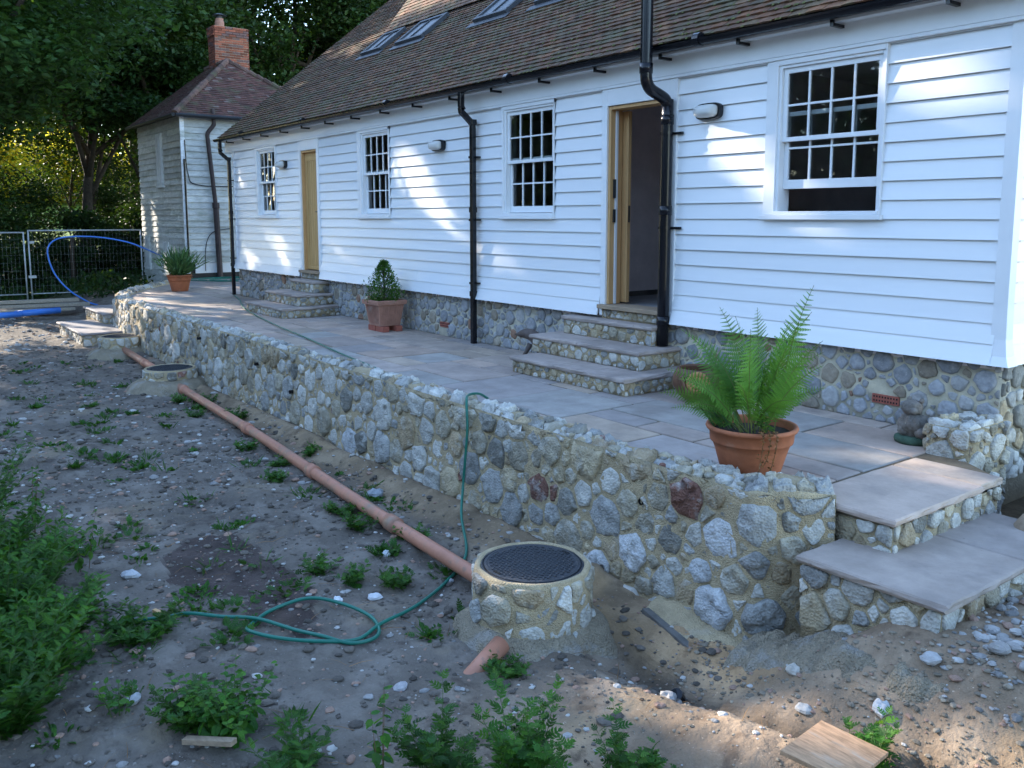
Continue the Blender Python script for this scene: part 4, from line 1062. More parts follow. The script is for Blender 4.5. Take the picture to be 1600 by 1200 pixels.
def pipes():
    P1 = [(-4.45, -3.36, -.775), (-6.7, -3.24, -.785), (-9.5, -3.06, -.78), (-12.95, -2.92, -.77)]
    m = MB(); m.tube(smooth_path(P1, 10), .053, 16)
    for (a) in (.02, .24, .47, .72, .97):
        p = np.array(P1[0]) + (np.array(P1[-1]) - P1[0]) * a; d = (np.array(P1[-1]) - P1[0]); d /= np.linalg.norm(d)
        sp = smooth_path(P1, 10); p = sp[min(int(a * (len(sp) - 1)), len(sp) - 2)]; m.tube([p - d * .07, p + d * .07], .068, 16)
    tag(m.build('drain_pipe', M['orangepipe'], smooth=True), 'long orange plastic drain pipe lying along the foot of the wall between two manholes', 'pipe')
    m = MB(); m.tube([(-13.6, -2.86, -.75), (-16.45, -2.80, -.68)], .057, 14); m.tube([(-14.9, -2.835, -.722), (-15.05, -2.832, -.719)], .067, 14)
    tag(m.build('drain_pipe', M['orangepipe'], smooth=True), 'short orange drain pipe between the two far manholes', 'pipe')
    m = MB(); m.tube([(-3.93, -3.72, -.83), (-3.80, -4.12, -.95)], .058, 16); tag(m.build('drain_pipe', M['orangepipe'], smooth=True), 'orange pipe stub half buried in the soil below the nearest manhole', 'pipe')
    m = MB(); m.obox((-3.42, -2.93, -.80), ((.83, -.14, -.30), (.14, .85, 0), (.3, .05, .9)), (.42, .035, .10)); m.box(-3.9, -3.0, -2.90, -2.60, -1.1, -.80)
    o = MB()
    o.prism([(-3.76, -2.73, -1.15), (-3.02, -2.85, -1.15), (-3.02, -2.85, -.91), (-3.76, -2.73, -.82)], (.02, .045, 0))
    tag(o.build('shuttering_board', M['darkconc'], bevel=.006), 'dark edge board holding the concrete footing below the wall corner', 'board')
    o = MB(); n = 50; V = []; rows = [(-2.705, -.012), (-2.69, -.005), (-2.67, .005), (-2.65, .02), (-2.62, .03), (-2.56, .05), (-2.45, .06)]
    for i in range(n + 1):
        x = -3.76 + i * (.74) / n; zt = -.82 - .09 * i / n; sk = -.12 * i / n
        for (y, dz) in rows:
            V.append((x, y + (sk * min(1, (-2.5 - y) / .3)), zt + dz + .02 * nz(x * 9, y * 9, 3) + .012 * nz(x * 31, y * 31, 3)))
    k = len(rows); F = [(i * k + j, (i + 1) * k + j, (i + 1) * k + j + 1, i * k + j + 1) for i in range(n) for j in range(k - 1)]
    o.add(V, F)
    tag(o.build('concrete_footing', M['mortar'], smooth=True), 'rough sloping concrete footing at the foot of the wall corner', 'footing')
    o = MB(); n = 150; V = []; rows = [(-2.86 + .024 * q, -.14 * (1 - min(1, q / 5)) ** 1.5 + .03 * q / 15) for q in range(16)]
    for i in range(n + 1):
        x = -3.02 + i * 1.35 / n; zt = -.80 + .31 * float(sstep(-3.15, -2.1, x))
        for (y, dz) in rows: V.append((x, y + .05 * nz(x * 3, y * 3, 8), zt + dz + .05 * nz(x * 6, y * 6, 1) + .03 * nz(x * 17, y * 17, 1) + .015 * nz(x * 45, y * 45, 4)))
    k = len(rows); F = [(i * k + j, (i + 1) * k + j, (i + 1) * k + j + 1, i * k + j + 1) for i in range(n) for j in range(k - 1)]
    o.add(V, F); tag(o.build('concrete_footing', M['haunch'], smooth=True), 'low uneven concrete haunch in front of the garden steps', 'footing')
pipes()

# ---------------------------------------------------------------- hoses and blue pipe
def gh(x, y): return float(gz(x, y)) + .05 * nz(x, y, 0, .9) + .028 * nz(x, y, 3, 2.7) + .022 * nz(x, y, 7, 7) + .012 * nz(x, y, 9, 19)
def hoses():
    m = MB(); a = [(-18.35, -.12, .02), (-17.2, -.42, .02), (-15.4, -.97, .02), (-13, -1.42, .02), (-11.2, -1.68, .022), (-9.7, -1.92, .022), (-8.5, -2.12, .04), (-8.3, -2.17, .05)]
    m.tube(smooth_path(a, 8), .011, 8)
    tag(m.build('hose', M['hose'], smooth=True), 'green garden hose lying across the paving from the far downpipe', 'hose')
    m = MB()
    a = [(-6.4, -2.05, .02), (-6.3, -2.22, .10), (-6.2, -2.40, .125), (-6.05, -2.52, .10), (-5.98, -2.56, -.1), (-5.97, -2.59, -.35), (-5.95, -2.63, -.6), (-5.75, -2.78, -.76)]
    for (x, y) in [(-5.27, -3.06), (-4.95, -3.43), (-4.73, -3.82), (-4.6, -4.15), (-4.5, -4.36), (-4.58, -4.56), (-4.75, -4.75), (-4.93, -4.86), (-5.05, -4.80), (-5.17, -4.62), (-5.12, -4.40), (-4.95, -4.26), (-4.72, -4.17), (-4.55, -4.19), (-4.46, -4.28), (-4.48, -4.42), (-4.62, -4.53), (-4.80, -4.62), (-5.06, -4.76), (-5.22, -4.92), (-5.38, -5.08), (-5.5, -5.2), (-5.66, -5.5)]:
        a.append((x, y, gh(x, y) + .02 + (.02 if len(a) in (18, 19, 26) else 0)))
    m.tube(smooth_path(a, 8), .0115, 10)
    tag(m.build('hose', M['hose'], smooth=True), 'green garden hose hanging over the wall and looped on the bare soil', 'hose')
    m = MB()
    for k in range(3):
        a = [(-23.5 + .5 * k + 1.2 * math.cos(q) * .5, 1.4 + .9 * math.sin(q) + .1 * k, .02 + .015 * k) for q in np.linspace(0, 6.2, 22)]
        m.tube(a, .014, 6)
    tag(m.build('hose', M['hose'], smooth=True), 'coiled dark green hose lying at the foot of the old cottage', 'hose')
    m = MB(); a = [(-24.4, -1.50, -.60), (-24.4, -1.75, -.50), (-24.45, -2.14, -.21), (-24.5, -2.42, .15), (-24.5, -2.56, .50), (-24.5, -2.60, .84), (-24.5, -2.48, 1.05), (-24.5, -2.2, 1.155), (-24.5, -1.61, 1.165), (-24.5, -1.1, 1.10), (-24.5, -.65, .99), (-24.5, -.35, .86), (-24.8, 0.0, .72), (-25.4, .45, .55), (-25.9, .70, .50)]
    m.tube(smooth_path(a, 8), .020, 8); tag(m.build('water_pipe', M['bluepipe'], smooth=True), 'thin blue water pipe standing in a high arch in front of the trees', 'pipe')
    m = MB(); m.tube([(-23.3, -2.62, -.56), (-23.0, -3.60, -.56)], .075, 12); m.tube([(-22.9, -3.50, -.56), (-22.7, -4.6, -.56)], .07, 12)
    tag(m.build('duct_pipe', M['bluepipe'], smooth=True), 'thick blue plastic duct lying on the ground by the planks', 'pipe')
    for i, (x, y, z, L_, w, a, lab) in enumerate(((-24.4, -3.5, -.44, 1.5, .16, 1.45, 'grey scaffold plank on top of the pile at the left edge'), (-24.2, -3.4, -.53, 1.6, .15, 1.35, 'grey plank in the middle of the pile at the left edge'), (-23.9, -3.7, -.62, 1.5, .16, 1.52, 'grey plank at the bottom of the pile by the blue duct'))):
        d = np.array([math.cos(a), math.sin(a), 0]); q = np.array([-d[1], d[0], 0]); m = MB()
        m.obox((x, y, z + .04), (d, q, (0, 0, 1)), (L_, w, .034)); tag(m.build('plank', M['board_wood'], bevel=.004), lab, 'plank', 'planks piled on the ground')
    m = MB(); P = np.array([(-2.08, -3.32, -.575), (-1.78, -3.29, -.585), (-1.69, -3.72, -.50), (-1.98, -3.76, -.495)]); nn = np.cross(P[1] - P[0], P[3] - P[0]); nn /= np.linalg.norm(nn); m.prism(P, nn * -.018)
    tag(m.build('plywood_offcut', M['ply'], bevel=.002), 'square plywood offcut lying tilted on the soil at the bottom right', 'board')
    m = MB(); z = gh(-5.35, -5.28); m.obox((-5.55, -5.20, gh(-5.55, -5.2) + .02), ((.9, .25, 0), (-.25, .9, 0), (0, 0, 1)), (.075, .012, .010)); tag(m.build('wood_stick', M['pine']), 'short splinter of pale wood beside the hose end', 'stick')
    m = MB(); m.obox((-3.95, -5.42, -.80), ((.95, .50, .25), (-.5, .9, 0), (0, 0, 1)), (.16, .02, .014)); tag(m.build('wood_batten', M['timber'], bevel=.002), 'pale timber batten half hidden under weeds at the bottom edge', 'stick')
    x, y = -3.08, -3.12
    m = MB(); m.tube([(x, y, gh(x, y) + .0), (x + .02, y - .05, gh(x, y) + .055)], .034, 14); m.tube([(x + .019, y - .049, gh(x, y) + .054), (x + .0202, y - .0502, gh(x, y) + .056)], .028, 14, 1); tag(m.build('pipe_offcut', [M['black'], M['hole']], smooth=False), 'short black pipe offcut lying in the soil under the wall corner', 'pipe')
hoses()

# ---------------------------------------------------------------- fence
def fence():
    pts = [(-28.2, -6.1), (-28.0, -2.55), (-27.9, .55)]
    labs = ['galvanised mesh fence panel at the left edge of the picture', 'galvanised mesh fence panel between the twin posts and the old cottage']
    for i, (a, b_) in enumerate(zip(pts[:-1], pts[1:])):
        T = thing('mesh_fence', labs[i], 'fence', (*a, -.65), 'temporary site fence panels')
        A = np.array([*a, 0.]); B = np.array([*b_, 0.]); d = (B - A) / np.linalg.norm(B - A); A = A + d * .06; B = B - d * .06
        z0, z1 = -.5, 1.30 if i else 1.25
        f = MB(); f.tube([A + (0, 0, -.68), A + (0, 0, z1)], .021, 8); f.tube([B + (0, 0, -.68), B + (0, 0, z1)], .021, 8); f.tube([A + (0, 0, z1 - .02), B + (0, 0, z1 - .02)], .021, 8); f.tube([A + (0, 0, z0), B + (0, 0, z0)], .016, 8)
        f.build('frame', M['galv'], T, smooth=True)
        w = MB(); L_ = np.linalg.norm(B - A)
        for k in range(1, int(L_ / .10)): w.tube([A + d * k * .10 + (0, 0, z0), A + d * k * .10 + (0, 0, z1)], .0010, 3, cap=False)
        for k in range(1, 8): w.tube([A + (0, 0, z0 + k * .22), B + (0, 0, z0 + k * .22)], .0010, 3, cap=False)
        w.build('wire_mesh', M['galv'], T)
    for i, (x, y) in enumerate(((-28.0, -2.45),)):
        c = MB(); c.box(x - .08, x + .08, y - .03, y + .09, .92, .99); c.box(x - .08, x + .08, y - .1, y + .09, -.05, .02); tag(c.build('fence_clamp', M['galv']), 'metal clamps joining the twin posts of the site fence', 'clamp')
fence()

# ---------------------------------------------------------------- leaf templates
LOBED_V = [(0, 0, 0)]; LOBED_F = []
def lobed(n=4, w=.34, tooth=.9):
    V = []; F = []
    for s in (-1, 1):
        for i in range(n):
            t = .12 + .74 * i / n; t2 = t + .60 / n; L_ = w * math.sin(math.pi * min(.95, .22 + .8 * (i + .5) / n)) ** .7
            o = len(V); V += [(t, 0, 0), (t2, 0, 0), (t2 + .13, s * L_, .05), (t + .10, s * L_ * .78, .04)]; F.append((o, o + 1, o + 2, o + 3) if s > 0 else (o + 3, o + 2, o + 1, o))
    o = len(V); V += [(0, -.012, 0), (0, .012, 0), (.8, .03, .02), (1, 0, -.04), (.8, -.03, .02)]; F.append((o, o + 4, o + 3, o + 2, o + 1))
    o = len(V); V += [(.70, 0, 0), (.86, -.10, .02), (1.03, 0, -.05), (.86, .10, .02)]; F.append((o, o + 1, o + 2, o + 3))
    return V, F
T_LOBED = lobed()
T_FEATHER = lobed(6, .22)
def ovate(n=5, w=.30):
    V = [(0, 0, 0)]; 
    for i in range(1, n): t = i / n; V.append((t, -w * math.sin(math.pi * t ** .75) * (1 + .12 * (i % 2)), .04))
    V.append((1, 0, -.10))
    for i in range(n - 1, 0, -1): t = i / n; V.append((t, w * math.sin(math.pi * t ** .75) * (1 + .12 * (i % 2)), .04))
    mid = [(.5, 0, -.03)]; k = len(V); V += mid
    return V, [(i, (i + 1) % k, k) for i in range(k)]
T_OVATE = ovate()
T_LEAF = ([(0, 0, 0), (.5, -.32, .10), (1, 0, -.03), (.5, .32, .10)], [(0, 1, 2), (0, 2, 3)])
T_BLADE = ([(0, -.035, 0), (.5, -.04, .03), (1, 0, -.08), (.5, .04, .03), (0, .035, 0)], [(0, 1, 3, 4), (1, 2, 3)])
def frames(D, rr, up=(0, 0, 1), roll=.5):
    D = D / np.linalg.norm(D, axis=1)[:, None]
    Z = np.tile(np.array(up, float), (len(D), 1)) + rr.normal(0, roll, (len(D), 3))
    Z -= D * np.sum(Z * D, 1)[:, None]; Z /= np.linalg.norm(Z, axis=1)[:, None]
    return D, np.cross(Z, D), Z
def lcol(rr, n, a=.65, b_=1.35, yel=.15):
    v = rr.uniform(a, b_, n); y = rr.uniform(0, yel, n)
    return np.stack([v * (1 + 2.0 * y), v * (1 + .6 * y), v * (1 - .5 * y)], 1)

# ---------------------------------------------------------------- potted plants
def pot_round(T, x, y, z, R, H_, name='pot', m='terracotta'):
    p = MB(); k = R
    p.lathe([(.001, 0), (k * .60, 0), (k * .64, .01), (k * .80, H_ * .52), (k * .86, H_ * .66), (k * .90, H_ * .67), (k * .91, H_ * .70), (k * .93, H_ * .90), (k * .99, H_ * .91), (k * 1.01, H_ * .95), (k * .99, H_ * .995), (k * .95, H_), (k * .90, H_ * .98), (k * .88, H_ * .80)], (x, y, z), 56)
    o = p.build(name, M[m], T, smooth=True)
    s = MB(); n = 20; s.lathe([(k * .89, H_ * .84), (k * .6, H_ * .87), (k * .3, H_ * .86), (.001, H_ * .88)], (x, y, z), n, jit=.1); s.build('soil', M['soil'], T, smooth=True)
    return o
def fern(x, y, z, T):
    rr = np.random.default_rng(2); L1 = MB(); st = MB()
    # serrated pinna template
    V = []; F = []; n = 9
    for s in (-1, 1):
        for i in range(n):
            t = i / n; w = .12 * (1 - t) ** .8 + .015; o = len(V)
            V += [(t, 0, 0), (t + .98 / n, 0, 0), (t + 1.15 / n, s * w, .012), (t + .55 / n, s * w * 1.05, .012)]; F.append((o, o + 1, o + 2, o + 3) if s > 0 else (o + 3, o + 2, o + 1, o))
    fr_ = []
    # azimuth, length, lean start, lean end
    spec = [(x_, l, a, b_) for x_, l, a, b_ in (
        (225, .80, .15, 1.0), (235, .78, .35, 1.25), (220, .76, .45, 1.40), (205, .80, .32, 1.15), (245, .72, .42, 1.35), (228, .68, .60, 1.65), (215, .60, .8, 1.75), (250, .58, .6, 1.6), (232, .86, .20, .95),
        (20, .95, .05, .38), (350, .90, .12, .50), (40, .82, .10, .62), (75, .80, .15, .7), (320, .70, .30, 1.0), (0, .66, .35, 1.05), (290, .62, .35, 1.3), (270, .64, .30, 1.2),
        (100, .78, .2, .9), (130, .84, .15, .85), (150, .86, .12, .75), (60, .66, .3, 1.1), (120, .6, .4, 1.4), (330, .55, .5, 1.5), (225, .86, .12, .85), (190, .90, .08, .62), (300, .78, .15, .75), (10, .72, .2, .85), (240, .62, .18, .8), (180, .52, .8, 1.75), (45, .5, .5, 1.3), (90, .7, .1, .5), (345, .78, .05, .45), (275, .8, .1, .55))]
    for (az, L_, a0, a1) in [q for i_, q in enumerate(spec) if i_ not in (28, 31, 13, 16, 19, 23, 10, 1, 27)]:
        a0 = a0 * 1.15 + .05; a1 = a1 * 1.08; L_ *= .95 if 180 < az < 260 else 1.05; L_ *= .93 if 180 < az < 260 and a1 > 1.2 else 1
        az = R_(az + rr.uniform(-8, 8)); d = np.array([math.cos(az), math.sin(az), 0]); side = np.array([-d[1], d[0], 0])
        # camera sees from +x -y, so azimuth 180-230 leans to the picture's left
        N_ = 30; p = np.array([x - .02, y - .02, z]) + d * rr.uniform(.0, .12) + side * rr.uniform(-.06, .06); path = [p.copy()]; Ts = []
        tw = rr.uniform(-.25, .25); ro = rr.uniform(.2, 1.25) * (1 if rr.random() < .75 else -1)
        for i in range(N_):
            t = i / N_; a = a0 + (a1 - a0) * t ** 1.6; T_ = np.array([0, 0, 1.]) * math.cos(a) + d * math.sin(a) + side * tw * t * .4; T_ /= np.linalg.norm(T_)
            p = p + T_ * L_ / N_; path.append(p.copy()); Ts.append(T_)
        st.tube(path, [.0045 * (1 - .8 * i / N_) + .0006 for i in range(N_ + 1)], 4)
        P = []; D = []; Z = []; S_ = []
        for i in range(7, N_):
            t = (i - 7) / (N_ - 7.); w = .128 * L_ / .8 * (math.sin(math.pi * (.20 + .80 * t) ** .9) ** .8 if t < .98 else .05) * (1 - .45 * t) + .006
            T_ = Ts[i]; B = side - T_ * (side @ T_); B /= np.linalg.norm(B); Nn = np.cross(B, T_); B = B * math.cos(ro) + Nn * math.sin(ro); Nn = np.cross(B, T_)
            for s in (-1, 1):
                dd = T_ * .34 + B * s * .94 - Nn * rr.uniform(-.05, .18) ; dd /= np.linalg.norm(dd)
                P.append(path[i]); D.append(dd); Z.append(Nn); S_.append(w * rr.uniform(.9, 1.08))
        P, D, Z = np.array(P), np.array(D), np.array(Z); Z = Z - D * np.sum(Z * D, 1)[:, None]; Z /= np.linalg.norm(Z, axis=1)[:, None]
        v = rr.uniform(.8, 1.25); c = np.tile(np.array([v * 1.05, v, v * .8]), (len(P), 1)) * rr.uniform(.88, 1.12, (len(P), 1))
        L1.scatter(V, F, P, D, np.cross(Z, D), Z, S_, 0, c)
    L1.build('fronds', LEAF['fern'], T); st.build('stalks', mat('fern_stalk', (.14, .16, .04), .6), T)
def plant(T, base, h, nst, spread, tmpl, lsize, nl, rr, leafm, droop=.3, stem_r=.003, name='foliage', lean=.5, start=.1, upleaf=.5, stemm=None):
    """upright stems with leaves along them"""
    Lm, St = MB(), MB(); P = []; D = []; S_ = []
    for _ in range(nst):
        az = rr.uniform(0, 6.283); rad = spread * math.sqrt(rr.random()); hh = h * rr.uniform(.55, 1.1)
        b0 = np.array(base) + (math.cos(az) * rad * .35, math.sin(az) * rad * .35, 0); d = np.array([math.cos(az), math.sin(az), 0]) * (rad * .8 + .02) / max(hh, .02) * lean * 1.4
        pts = [b0 + np.array([d[0] * hh * t ** 1.2, d[1] * hh * t ** 1.2, hh * t - .12 * hh * t * t]) for t in np.linspace(0, 1, 6)]
        St.tube(pts, [stem_r * (1 - .15 * i) for i in range(6)], 4)
        for i in range(nl):
            t = start + (1 - start) * (i + rr.random()) / nl; k = min(int(t * 5), 4); p = pts[k] + (pts[k + 1] - pts[k]) * (t * 5 - k)
            a = i * 2.4 + rr.uniform(-.4, .4); e = upleaf - droop * (1 - t) * 1.5 + rr.uniform(-.3, .3)
            P.append(p); D.append((math.cos(a) * math.cos(e), math.sin(a) * math.cos(e), math.sin(e))); S_.append(lsize * rr.uniform(.6, 1.15) * (1 - .45 * t * t))
    P, D = np.array(P), np.array(D); X, Y, Z = frames(D, rr, roll=.35)
    Lm.scatter(*tmpl, P, X, Y, Z, S_, 0, lcol(rr, len(P), .6, 1.4, .45) * rr.uniform(.8, 1.25))
    Lm.build(name, LEAF[leafm], T); St.build('stems', stemm or M['stem'], T)
M['stem'] = mat('green_stem', (.07, .11, .03), .7, var=.2)
M['dryst'] = mat('dry_stem', (.14, .08, .05), .8, var=.3)
def pots():
    x, y = -3.50, -2.02
    T = thing('potted_fern', 'big lush fern in a round terracotta pot standing at the corner of the stone wall', 'potted plant', (x, y, .005))
    pot_round(T, x, y, .005, .29, .325); fern(x + .03, y + .02, .27, T)
    rr = np.random.default_rng(8)
    plant(T, (x + .14, y - .03, .30), .17, 7, .09, T_OVATE, .055, 8, rr, 'fern', name='small_leaves')
    # trailing dry stems over the rim
    m = MB(); 
    for k, (dx, dy, l) in enumerate(((.24, -.21, .30), (.28, -.14, .24), (.265, -.18, .20))):
        pth = [(x + dx * .8, y + dy * .8, .33), (x + dx * 1.02, y + dy * 1.02, .345), (x + dx * 1.10, y + dy * 1.10, .28), (x + dx * (1.05 - .2 * l), y + dy * (1.08), .345 - l * .8), (x + dx * (1.0 - .25 * l), y + dy * 1.10, .345 - l)]
        m.tube(smooth_path(pth, 4), .0025, 4)
        P = [np.array(q) + rr.normal(0, .006, 3) for q in smooth_path(pth, 10)]; D = rr.normal(0, 1, (len(P), 3)); X, Y, Z = frames(D, rr); m.scatter(*T_LEAF, P, X, Y, Z, .022, 0, lcol(rr, len(P)))
    m.build('withered_stems', LEAF['dry'], T)
    m = MB(); P = []; D = []
    for k in range(36):
        a = rr.uniform(2.6, 4.3); r = rr.uniform(.12, .24); P.append((x + r * math.cos(a), y + r * math.sin(a), .30)); D.append((math.cos(a) * .5, math.sin(a) * .5, .7))
    X, Y, Z = frames(np.array(D), rr, roll=.8); m.scatter(*T_BLADE, P, X, Y, Z, rr.uniform(.10, .20, 36), 0, lcol(rr, 36)); m.build('grass_blades', LEAF['grey'], T)
    # clipped shrub in a square pot
    x, y = -11.38, -.36
    T = thing('potted_shrub', 'small conical shrub in a square fluted terracotta pot raised on brick feet', 'potted plant', (x, y, 0))
    p = MB(); z0, z1, a, b_ = .085, .46, .165, .225
    pr = [(a, z0), (b_ - .015, z1 - .07), (b_ + .012, z1 - .065), (b_ + .018, z1 - .03), (b_ + .018, z1), (b_ - .02, z1), (b_ - .03, z1 - .06)]
    V = []
    for r, z in pr: V += [(x - r, y - r, z), (x + r, y - r, z), (x + r, y + r, z), (x - r, y + r, z)]
    F = [(i * 4 + j, i * 4 + (j + 1) % 4, (i + 1) * 4 + (j + 1) % 4, (i + 1) * 4 + j) for i in range(len(pr) - 1) for j in range(4)] + [(3, 2, 1, 0)]; p.add(V, F)
    for i in range(9):
        t = -0.8 + 1.6 * i / 8
        p.prism([(x + t * a * 1.0 - .009, y - a - .003, z0 + .03), (x + t * a + .009, y - a - .003, z0 + .03), (x + t * (b_ - .02) + .009, y - b_ + .013, z1 - .08), (x + t * (b_ - .02) - .009, y - b_ + .013, z1 - .08)], (0, -.008, 0))
        p.prism([(x + a + .003, y + t * a - .009, z0 + .03), (x + a + .003, y + t * a + .009, z0 + .03), (x + b_ - .013, y + t * (b_ - .02) + .009, z1 - .08), (x + b_ - .013, y + t * (b_ - .02) - .009, z1 - .08)], (.008, 0, 0))
    p.build('pot', M['terracotta_pale'], T, bevel=.003)
    s = MB(); s.box(x - .2, x + .2, y - .2, y + .2, .38, .43); s.build('soil', M['soil'], T)
    for (fx, fy) in ((.12, -.10), (-.12, -.10), (.12, .12), (-.12, .12)):
        f = MB(); f.box(x + fx - .11, x + fx + .11 * .95, y + fy - .05, y + fy + .05, .002, .083); f.build('brick_foot', M['brick'] if False else M['airbrick'], T, bevel=.005)
    rr = np.random.default_rng(4); m = MB(); n = 2600
    t = rr.random(n) ** 1.25; a_ = rr.uniform(0, 6.283, n); lump = np.array([1 + .55 * nz(math.cos(q) * 2, math.sin(q) * 2, w * 5) for q, w in zip(a_, t)])
    R0 = (.255 * (1 - t) ** .62 * (.65 + 1.2 * np.minimum(t, .3))) * lump; rad = R0 * rr.uniform(.45, 1.22, n)
    P = np.stack([x + rad * np.cos(a_), y + rad * np.sin(a_), .42 + t * .60 + rr.uniform(-.02, .02, n)], 1)
    D = np.stack([np.cos(a_) * .7, np.sin(a_) * .7, rr.uniform(.3, 1.2, n)], 1) + rr.normal(0, .3, (n, 3)); X, Y, Z = frames(D, rr, roll=.6)
    m.scatter(*T_LEAF, P, X, Y, Z, rr.uniform(.022, .042, n), 0, lcol(rr, n, .6, 1.4)); m.build('foliage', LEAF['box'], T)
    s = MB(); s.tube([(x, y, .4), (x, y, .95)], .012, 6)
    for k in range(40):
        q = rr.uniform(0, 6.28); zz = rr.uniform(.45, .9); s.tube([(x, y, zz - .05), (x + math.cos(q) * .16 * (1.15 - zz), y + math.sin(q) * .16 * (1.15 - zz), zz + .1)], .003, 3)
    s.build('stems', M['bark'], T)
    # far pot with long narrow leaves
    x, y = -20.3, -.66
    T = thing('potted_plant', 'bushy narrow leafed plant in a round terracotta pot at the far terrace end', 'potted plant', (x, y, .005))
    pot_round(T, x, y, .005, .275, .37); rr = np.random.default_rng(6); m = MB(); n = 900
    a_ = rr.uniform(0, 6.283, n); e = rr.uniform(.45, 1.5, n); r0 = rr.uniform(0, .12, n); D = np.stack([np.cos(a_) * np.cos(e), np.sin(a_) * np.cos(e), np.sin(e)], 1)
    off = rr.uniform(0, .48, n)[:, None]; P = np.stack([x + r0 * np.cos(a_), y + r0 * np.sin(a_), np.full(n, .34)], 1) + D * off
    D2 = D + rr.normal(0, .25, (n, 3)); X, Y, Z = frames(D2, rr); m.scatter(*T_BLADE, P, X, Y, Z, rr.uniform(.15, .34, n), 0, lcol(rr, n, .7, 1.5)); m.build('foliage', LEAF['grey'], T)
    m = MB(); n = 160; a_ = rr.uniform(0, 6.283, n); D = np.stack([np.cos(a_), np.sin(a_), rr.uniform(-.6, .4, n)], 1); P = np.stack([x + .16 * np.cos(a_), y + .16 * np.sin(a_), np.full(n, .36)], 1); X, Y, Z = frames(D, rr); m.scatter(*T_BLADE, P, X, Y, Z, rr.uniform(.10, .18, n), 0, lcol(rr, n)); m.build('dry_leaves', LEAF['dry'], T)
    # bowl with a snail ornament
    x, y = -5.22, -.52
    T = thing('bowl_planter', 'dark brown round bowl with a coiled snail shape on its side beside the stone steps', 'planter', (x, y, .005))
    p = MB(); p.lathe([(.001, .012), (.13, .012), (.20, .06), (.252, .15), (.25, .235), (.215, .30), (.195, .31), (.19, .29), (.225, .225), (.22, .16), (.12, .11), (.001, .11)], (x, y, 0), 44); p.build('bowl', M['brownclay'], T, smooth=True)
    sn = MB(); c0 = np.array([x + .13, y - .20, .20]); u = np.array([.83, .56, 0]); w = np.array([0, 0, 1.]); nn = np.array([.52, -.85, 0])
    path = []; rad = []
    for q in np.linspace(0, 4.6 * math.pi, 70):
        k = q / (4.6 * math.pi); rr0 = .013 + .075 * (1 - k); path.append(c0 + u * rr0 * math.cos(q) + w * rr0 * math.sin(q) + nn * (.035 * k)); rad.append(.030 * (1 - .65 * k))
    sn.tube(path, rad, 12); sn.build('snail_shell', M['ochreclay'], T, smooth=True)
    sn = MB(); sn.tube(smooth_path([c0 + u * .10 - w * .02, c0 + u * .03 - w * .085, c0 - u * .08 - w * .07, c0 - u * .13 + w * .01, c0 - u * .135 + w * .06], 5), [.022] * 4 + [.026] * 10 + [.024] * 3 + [.02] * 4, 10); sn.build('snail_body', M['brownclay'], T, smooth=True)
pots()
def blob(mb, c, r, n=20, amp=.12, f=6, mi=0, seed=0, col_=(1, 1, 1)):
    """uneven rounded lump (UV sphere pushed by noise)"""
    c = np.array(c, float); V = [];
    for i in range(n // 2 + 1):
        th = math.pi * i / (n // 2)
        for k in range(n):
            ph = 2 * math.pi * k / n; d = np.array([math.sin(th) * math.cos(ph), math.sin(th) * math.sin(ph), math.cos(th)])
            e = 1 + amp * nz(d[0] * f / 3 + seed, d[1] * f / 3, d[2] * f / 3) + amp * .5 * nz(d[0] * f + seed, d[1] * f, d[2] * f)
            V.append(c + d * np.array(r) * e)
    F = [(i * n + k, (i + 1) * n + k, (i + 1) * n + (k + 1) % n, i * n + (k + 1) % n) for i in range(n // 2) for k in range(n)]
    mb.add(V, F, mi, col_)
def ornaments():
    x, y = -3.28, -.40
    T = thing('garden_statue', 'weathered squat animal statue of lichened cast stone on a mossy round base by the pier', 'statue', (x, y, 0))
    m = MB(); m.lathe([(.001, 0), (.125, 0), (.132, .02), (.128, .045), (.11, .055), (.001, .055)], (x, y, .002), 30, jit=.06); m.build('base', M['mossring'], T, smooth=True)
    m = MB(); blob(m, (x, y, .125), (.112, .105, .095), 24, .30, 9)
    for s in (-1, 1):
        blob(m, (x + s * .065 + .02, y - .055, .095), (.045, .05, .045), 14, .2, 7, seed=s); blob(m, (x + s * .03 + .03, y - .075, .15), (.028, .03, .06), 12, .2, 7, seed=s + 3)
    m.build('body', M['statue'], T, smooth=True)
    m = MB(); blob(m, (x - .01, y - .02, .262), (.072, .068, .062), 24, .24, 9, seed=5); blob(m, (x + .03, y - .075, .25), (.032, .034, .026), 14, .15, 7, seed=2)
    for s in (-1, 1): blob(m, (x + s * .048, y + .0, .318), (.018, .018, .024), 10, .1, 6)
    m.build('head', M['statue'], T, smooth=True)
    # lizard or frog like figure by the steps
    T = thing('animal_ornament', 'dark stone creature with raised pointed snout crouching left of the steps by the plinth', 'ornament', (-7.95, -.22, 0))
    m = MB(); m.tube(smooth_path([(-7.62, -.12, .10), (-7.78, -.16, .15), (-7.93, -.20, .20), (-8.03, -.23, .27), (-8.13, -.26, .29), (-8.22, -.28, .275), (-8.29, -.30, .265)], 5), [.05, .065, .08, .09, .095, .10, .10, .10, .10, .095, .09, .085, .08, .075, .072, .07, .07, .068, .065, .062, .06, .055, .05, .045, .04, .034, .028, .022, .016, .012, .008][:31], 14)
    m.build('body', M['bronze'], T, smooth=True)
    for (fx, fy) in ((-8.03, -.30), (-7.80, -.26), (-8.0, -.12)):
        l = MB(); l.tube([(fx, fy + .03, .18), (fx - .02, fy - .02, .08), (fx - .06, fy - .04, .012)], [.035, .025, .02], 8); l.build('leg', M['bronze'], T, smooth=True)
ornaments()

